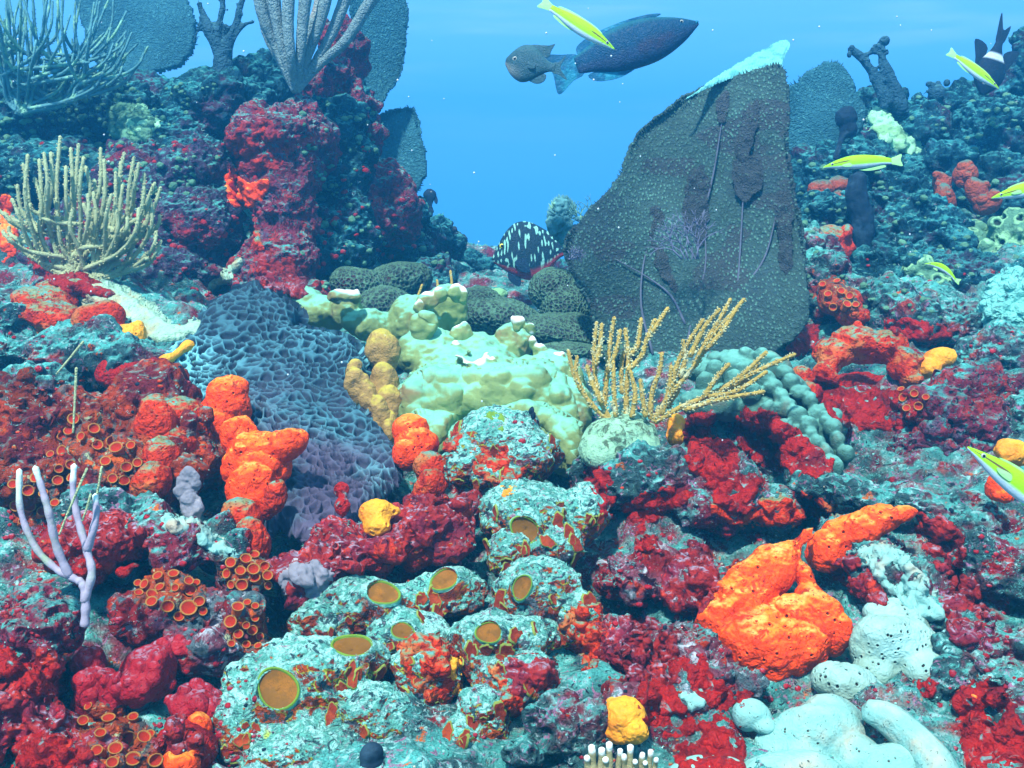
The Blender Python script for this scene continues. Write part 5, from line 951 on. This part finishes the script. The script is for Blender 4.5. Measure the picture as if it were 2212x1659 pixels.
def fish(label, cat, nose, tail, d, top, bot, wid, m, mf, fins=(), eye=(.14, .35, .05), bend=0.0, yaw=0, roll=0, mirror=1, eyem=None, group=None, spot=None, name='fish', eyeline=False, tailshape=None, line=None):
    """nose/tail: plan points of the snout and of the tail base; top/bot/wid: half sizes in body lengths along the body"""
    a = P(*nose, d); b = P(*tail, d); L_ = np.linalg.norm(a - b); X = (a - b) / L_; up0 = np.array([0, SP, CP]); fwd = np.array([0, CP, -SP])
    Y = np.cross(up0, X); Y = np.cross(X, fwd) * 0 + (-fwd if X[0] > 0 else fwd); Z = np.cross(X, Y)
    if Z @ up0 < 0: Z = -Z; Y = -Y
    Mx = Matrix((X, Y, Z)).transposed()
    root = bpy.data.objects.new(name, None); C.objects.link(root); tag(root, label, cat, group)
    mid = (a + b) / 2; root.location = mid; root.rotation_mode = 'QUATERNION'
    root.rotation_quaternion = (Mx.to_quaternion() @ Matrix.Rotation(R(yaw), 3, 'Z').to_quaternion() @ Matrix.Rotation(R(roll), 3, 'X').to_quaternion())
    n = 46; S = 26; t = np.linspace(0, 1, n); tt = np.linspace(0, 1, len(top)); 
    def sm(q): 
        q = bez(np.column_stack([tt, q, q * 0]), 60); return np.interp(t, q[:, 0], q[:, 1])
    T_, B_, W_ = sm(np.array(top)), sm(np.array(bot)), sm(np.array(wid))
    def cz(u): return bend * (4 * (u - .5) ** 2 - 1) * -1 if bend else 0 * u
    V = []; hz = []; tx = []; el = []
    for i in range(n):
        c = cz(t[i])
        for k in range(S):
            th = 2 * math.pi * k / S; s, co = math.sin(th), math.cos(th); z = (T_[i] if s > 0 else B_[i]) * s; y = W_[i] * math.copysign(abs(co) ** .85, co)
            V.append(((.5 - t[i]) * L_, y * L_, (z + c) * L_)); hz.append(s); tx.append(t[i]); ln = eye[1] * 1.0
            el.append(math.exp(-((s - ln * (1 - 1.1 * (t[i] - .1))) / .16) ** 2) * (1 if t[i] < .34 else max(0, 1 - (t[i] - .34) / .12)) if eyeline else 0)
    Fs = [(i * S + k, i * S + (k + 1) % S, (i + 1) * S + (k + 1) % S, (i + 1) * S + k) for i in range(n - 1) for k in range(S)]
    Fs += [tuple(range(S))[::-1], tuple((n - 1) * S + k for k in range(S))]
    at = {'hz': hz, 'tx': tx, 'eye_line': el}
    V = np.array(V)
    if spot:
        q = np.column_stack([V[:, 0] / L_ * spot[0] + .25 * np.sin(V[:, 2] / L_ * 9), V[:, 1] * 0 + .5, V[:, 2] / L_ * spot[1]]); f1, _ = worley(q, 3, .55); at['spot'] = 1 - sstep(.24, .42, f1)
    obj('body', V, Fs, m, root, attrs=at, origin=np.zeros(3))
    for fn, pts, yo, th in fins:                  # fins: outlines in body lengths (x forward from the middle, z up)
        pc = np.array(pts, float); pc = closed(pc, 5) if len(pc) > 4 else closed(pc, 4); cc = pc.mean(0); q = []; 
        for s in (-1, 1):
            for p_ in pc: q.append((p_[0] * L_, (yo + s * th) * L_, p_[1] * L_))
            q.append((cc[0] * L_, (yo + s * th * 2.2) * L_, cc[1] * L_))
        N_ = len(pc); f_ = [(i, (i + 1) % N_, N_) for i in range(N_)] + [(N_ + 1 + (i + 1) % N_, N_ + 1 + i, 2 * N_ + 1) for i in range(N_)] + [(i, N_ + 1 + i, N_ + 1 + (i + 1) % N_, (i + 1) % N_) for i in range(N_)]
        obj(fn, q, f_, mf, root, origin=np.zeros(3), smooth=False)
    ex, ez, er = eye; ti = ex; hw = np.interp(ti, t, W_); tz = np.interp(ti, t, T_) * ez + cz(ti)
    for s in (-1, 1):
        yy = s * hw * math.sqrt(max(.05, 1 - ez * ez)) * .93
        e = obj('eye', ICO_V * np.array([er, er * .55, er]) * L_ + np.array([(.5 - ti), yy, tz]) * L_, ICO_F, eyem or m_eyew, root, origin=np.zeros(3))
        obj('pupil', ICO_V * np.array([er * .55, er * .35, er * .55]) * L_ + np.array([(.5 - ti), yy + s * er * .38, tz]) * L_, ICO_F, m_pup, e, origin=np.zeros(3))
    return root
WR = dict(top=[.008,.045,.075,.095,.10,.095,.082,.06,.045], bot=[.008,.04,.07,.09,.10,.095,.08,.055,.045], wid=[.006,.035,.052,.06,.062,.056,.045,.028,.016], m=m_fyel, mf=m_fyfin)
TF = [(-.49,.035),(-.56,.06),(-.66,.085),(-.64,0),(-.66,-.085),(-.56,-.06),(-.49,-.035)]
def wfins(c=0): return [('tail_fin', TF, 0, .004), ('dorsal_fin', [(.25,.08),(.1,.115),(-.2,.115),(-.4,.085),(-.38,.055),(0,.08)], 0, .003), ('anal_fin', [(-.02,-.085),(-.2,-.11),(-.4,-.08),(-.38,-.05),(-.1,-.075)], 0, .003), ('pectoral_fin', [(.24,.0),(.12,.02),(.10,-.03),(.2,-.03)], .062, .003)]
G = 'small yellow wrasses swimming over the reef'
def wrasse(label, nose, tail, d, eyeline=True, **k):
    fish(label, 'fish', nose, tail, d, fins=wfins(), eye=(.13, .30, .022), eyeline=eyeline, group=G, name='wrasse', **{**WR, **k})
wrasse('yellow and white wrasse crossing in front of the dark parrotfish, nose down', (1328,107), (1190,17), 1.15)
wrasse('yellow wrasse heading left over the shaded blue rock wall', (1778,362), (1925,348), 1.30, bend=.035)
wrasse('yellow wrasse entering from the right edge above the rust tube sponges', (2142,428), (2290,392), 1.20)
wrasse('yellow wrasse diving nose down beside the dark fish at the top right', (2158,192), (2064,122), 1.45)
wrasse('tiny curved yellow wrasse over the green coral boulder', (1997,570), (2063,604), 1.35, bend=.14)
wrasse('largest yellow wrasse, cut off by the right edge in front of an orange ball sponge', (2090,966), (2310,1130), .85)
fish('big dark blue parrotfish with blunt head swimming to the upper right', 'fish', (1508,50), (1245,143), 1.75,
  [.015,.085,.135,.17,.185,.18,.155,.11,.07], [.015,.09,.14,.17,.175,.165,.14,.09,.065], [.012,.06,.085,.10,.10,.09,.07,.04,.02], m_fpar, m_fparf,
  [('tail_fin', [(-.46,.07),(-.58,.12),(-.70,.15),(-.69,0),(-.70,-.16),(-.56,-.10),(-.46,-.07)], 0, .006), ('dorsal_fin', [(.25,.16),(.1,.20),(-.15,.205),(-.38,.17),(-.46,.12),(-.4,.06),(0,.14)], 0, .004), ('anal_fin', [(-.02,-.15),(-.2,-.195),(-.38,-.165),(-.42,-.09),(-.1,-.12)], 0, .004), ('pectoral_fin', [(.22,.02),(.10,.04),(.06,-.06),(.16,-.07)], .10, .004), ('mouth', [(.495,-.005),(.505,.014),(.48,.02),(.47,-.012)], 0, .012)], eye=(.13,.45,.016), name='parrotfish')
fish('small grey round fish with a silver eye facing left behind the parrotfish tail', 'fish', (1092,128), (1200,150), 1.55,
  [.06,.22,.33,.37,.36,.28,.17,.10,.08], [.08,.24,.33,.37,.34,.27,.17,.10,.08], [.04,.10,.14,.15,.14,.12,.09,.05,.025], m_fdam, m_fdam,
  [('tail_fin', [(-.46,.09),(-.56,.12),(-.66,.26),(-.60,.02),(-.78,-.20),(-.58,-.12),(-.46,-.09)], 0, .008), ('dorsal_fin', [(.25,.28),(.05,.38),(-.15,.40),(-.34,.42),(-.40,.46),(-.36,.34),(-.30,.18),(0,.2)], 0, .012), ('anal_fin', [(0,-.30),(-.2,-.36),(-.34,-.28),(-.33,-.15),(-.1,-.2)], 0, .012), ('pectoral_fin', [(.02,-.02),(-.10,.02),(-.14,-.10),(-.02,-.12)], .155, .006)], eye=(.20,.10,.052), name='damselfish', yaw=-12)
fish('black fish with rows of pale spots and a red belly, half hidden behind dark coral', 'fish', (1064,562), (1222,530), 1.98,
  [.03,.20,.34,.42,.43,.38,.28,.17,.12], [.03,.16,.27,.34,.38,.34,.26,.16,.12], [.03,.09,.13,.15,.15,.14,.10,.06,.03], m_fspot, m_fnavy,
  [('tail_fin', [(-.46,.10),(-.62,.24),(-.72,.22),(-.68,0),(-.72,-.22),(-.60,-.2),(-.46,-.10)], 0, .01), ('pectoral_fin', [(.22,-.1),(.08,-.08),(.04,-.26),(.16,-.24)], .15, .008), ('pelvic_fin', [(.30,-.16),(.18,-.30),(.22,-.42),(.34,-.30)], .03, .01)], eye=(.16,.62,.035), eyem=m_eyey, spot=(20, 11), name='spotted_fish')
fish('dark fish with a pale tail band, head down behind the right crest', 'fish', (2122,205), (2160,88), 2.05,
  [.04,.16,.24,.27,.26,.20,.13,.08,.06], [.04,.16,.24,.27,.26,.20,.13,.08,.06], [.03,.08,.11,.12,.11,.09,.06,.04,.02], m_fdark, m_fdark,
  [('tail_fin', [(-.46,.06),(-.62,.09),(-.98,.12),(-.7,0),(-.80,-.10),(-.62,-.10),(-.46,-.06)], 0, .008), ('dorsal_fin', [(.2,.24),(-.1,.32),(-.40,.42),(-.30,.16)], 0, .006), ('anal_fin', [(0,-.24),(-.2,-.34),(-.42,-.38),(-.3,-.14)], 0, .006)], eye=(.18,.3,.035), name='damselfish')
fish('small navy fish hanging above the blue stepped rocks in the gap', 'fish', (927,408), (930,448), 2.15,
  [.10,.28,.36,.36,.30,.22,.15,.10,.08], [.10,.26,.34,.34,.28,.22,.15,.10,.08], [.05,.12,.16,.16,.14,.1,.07,.05,.03], m_fnavy, m_fnavy,
  [('tail_fin', [(-.46,.08),(-.62,.14),(-.78,.16),(-.72,0),(-.76,-.12),(-.6,-.12),(-.46,-.08)], 0, .01), ('dorsal_fin', [(.2,.3),(-.1,.42),(-.35,.36),(-.2,.22)], 0, .01)], eye=(.2,.3,.05), name='damselfish')
HAZE = .095
# ================================================================= haze of the water
hb = bpy.data.materials.new('water_haze'); hb.use_nodes = True; t = hb.node_tree; t.nodes.clear()
o_ = t.nodes.new('ShaderNodeOutputMaterial'); pv = t.nodes.new('ShaderNodeVolumePrincipled'); t.links.new(pv.outputs[0], o_.inputs['Volume'])
pv.inputs['Color'].default_value = (.05, .50, .98, 1); pv.inputs['Density'].default_value = HAZE; pv.inputs['Anisotropy'].default_value = .5
if HAZE > 0:
    mb = MB(); x0, x1, y0, y1, z0, z1 = -14, 14, -6, 16, -3.2, 2.3
    mb.add([(x, y, z) for x in (x0, x1) for y in (y0, y1) for z in (z0, z1)], [(0,1,3,2),(4,6,7,5),(0,4,5,1),(2,3,7,6),(0,2,6,4),(1,5,7,3)])
    hz = obj('haze', mb.arr(), mb.f, hb, smooth=False, origin=np.zeros(3)); tag(hz, 'blue water haze filling the whole scene', 'haze', None, 'stuff')
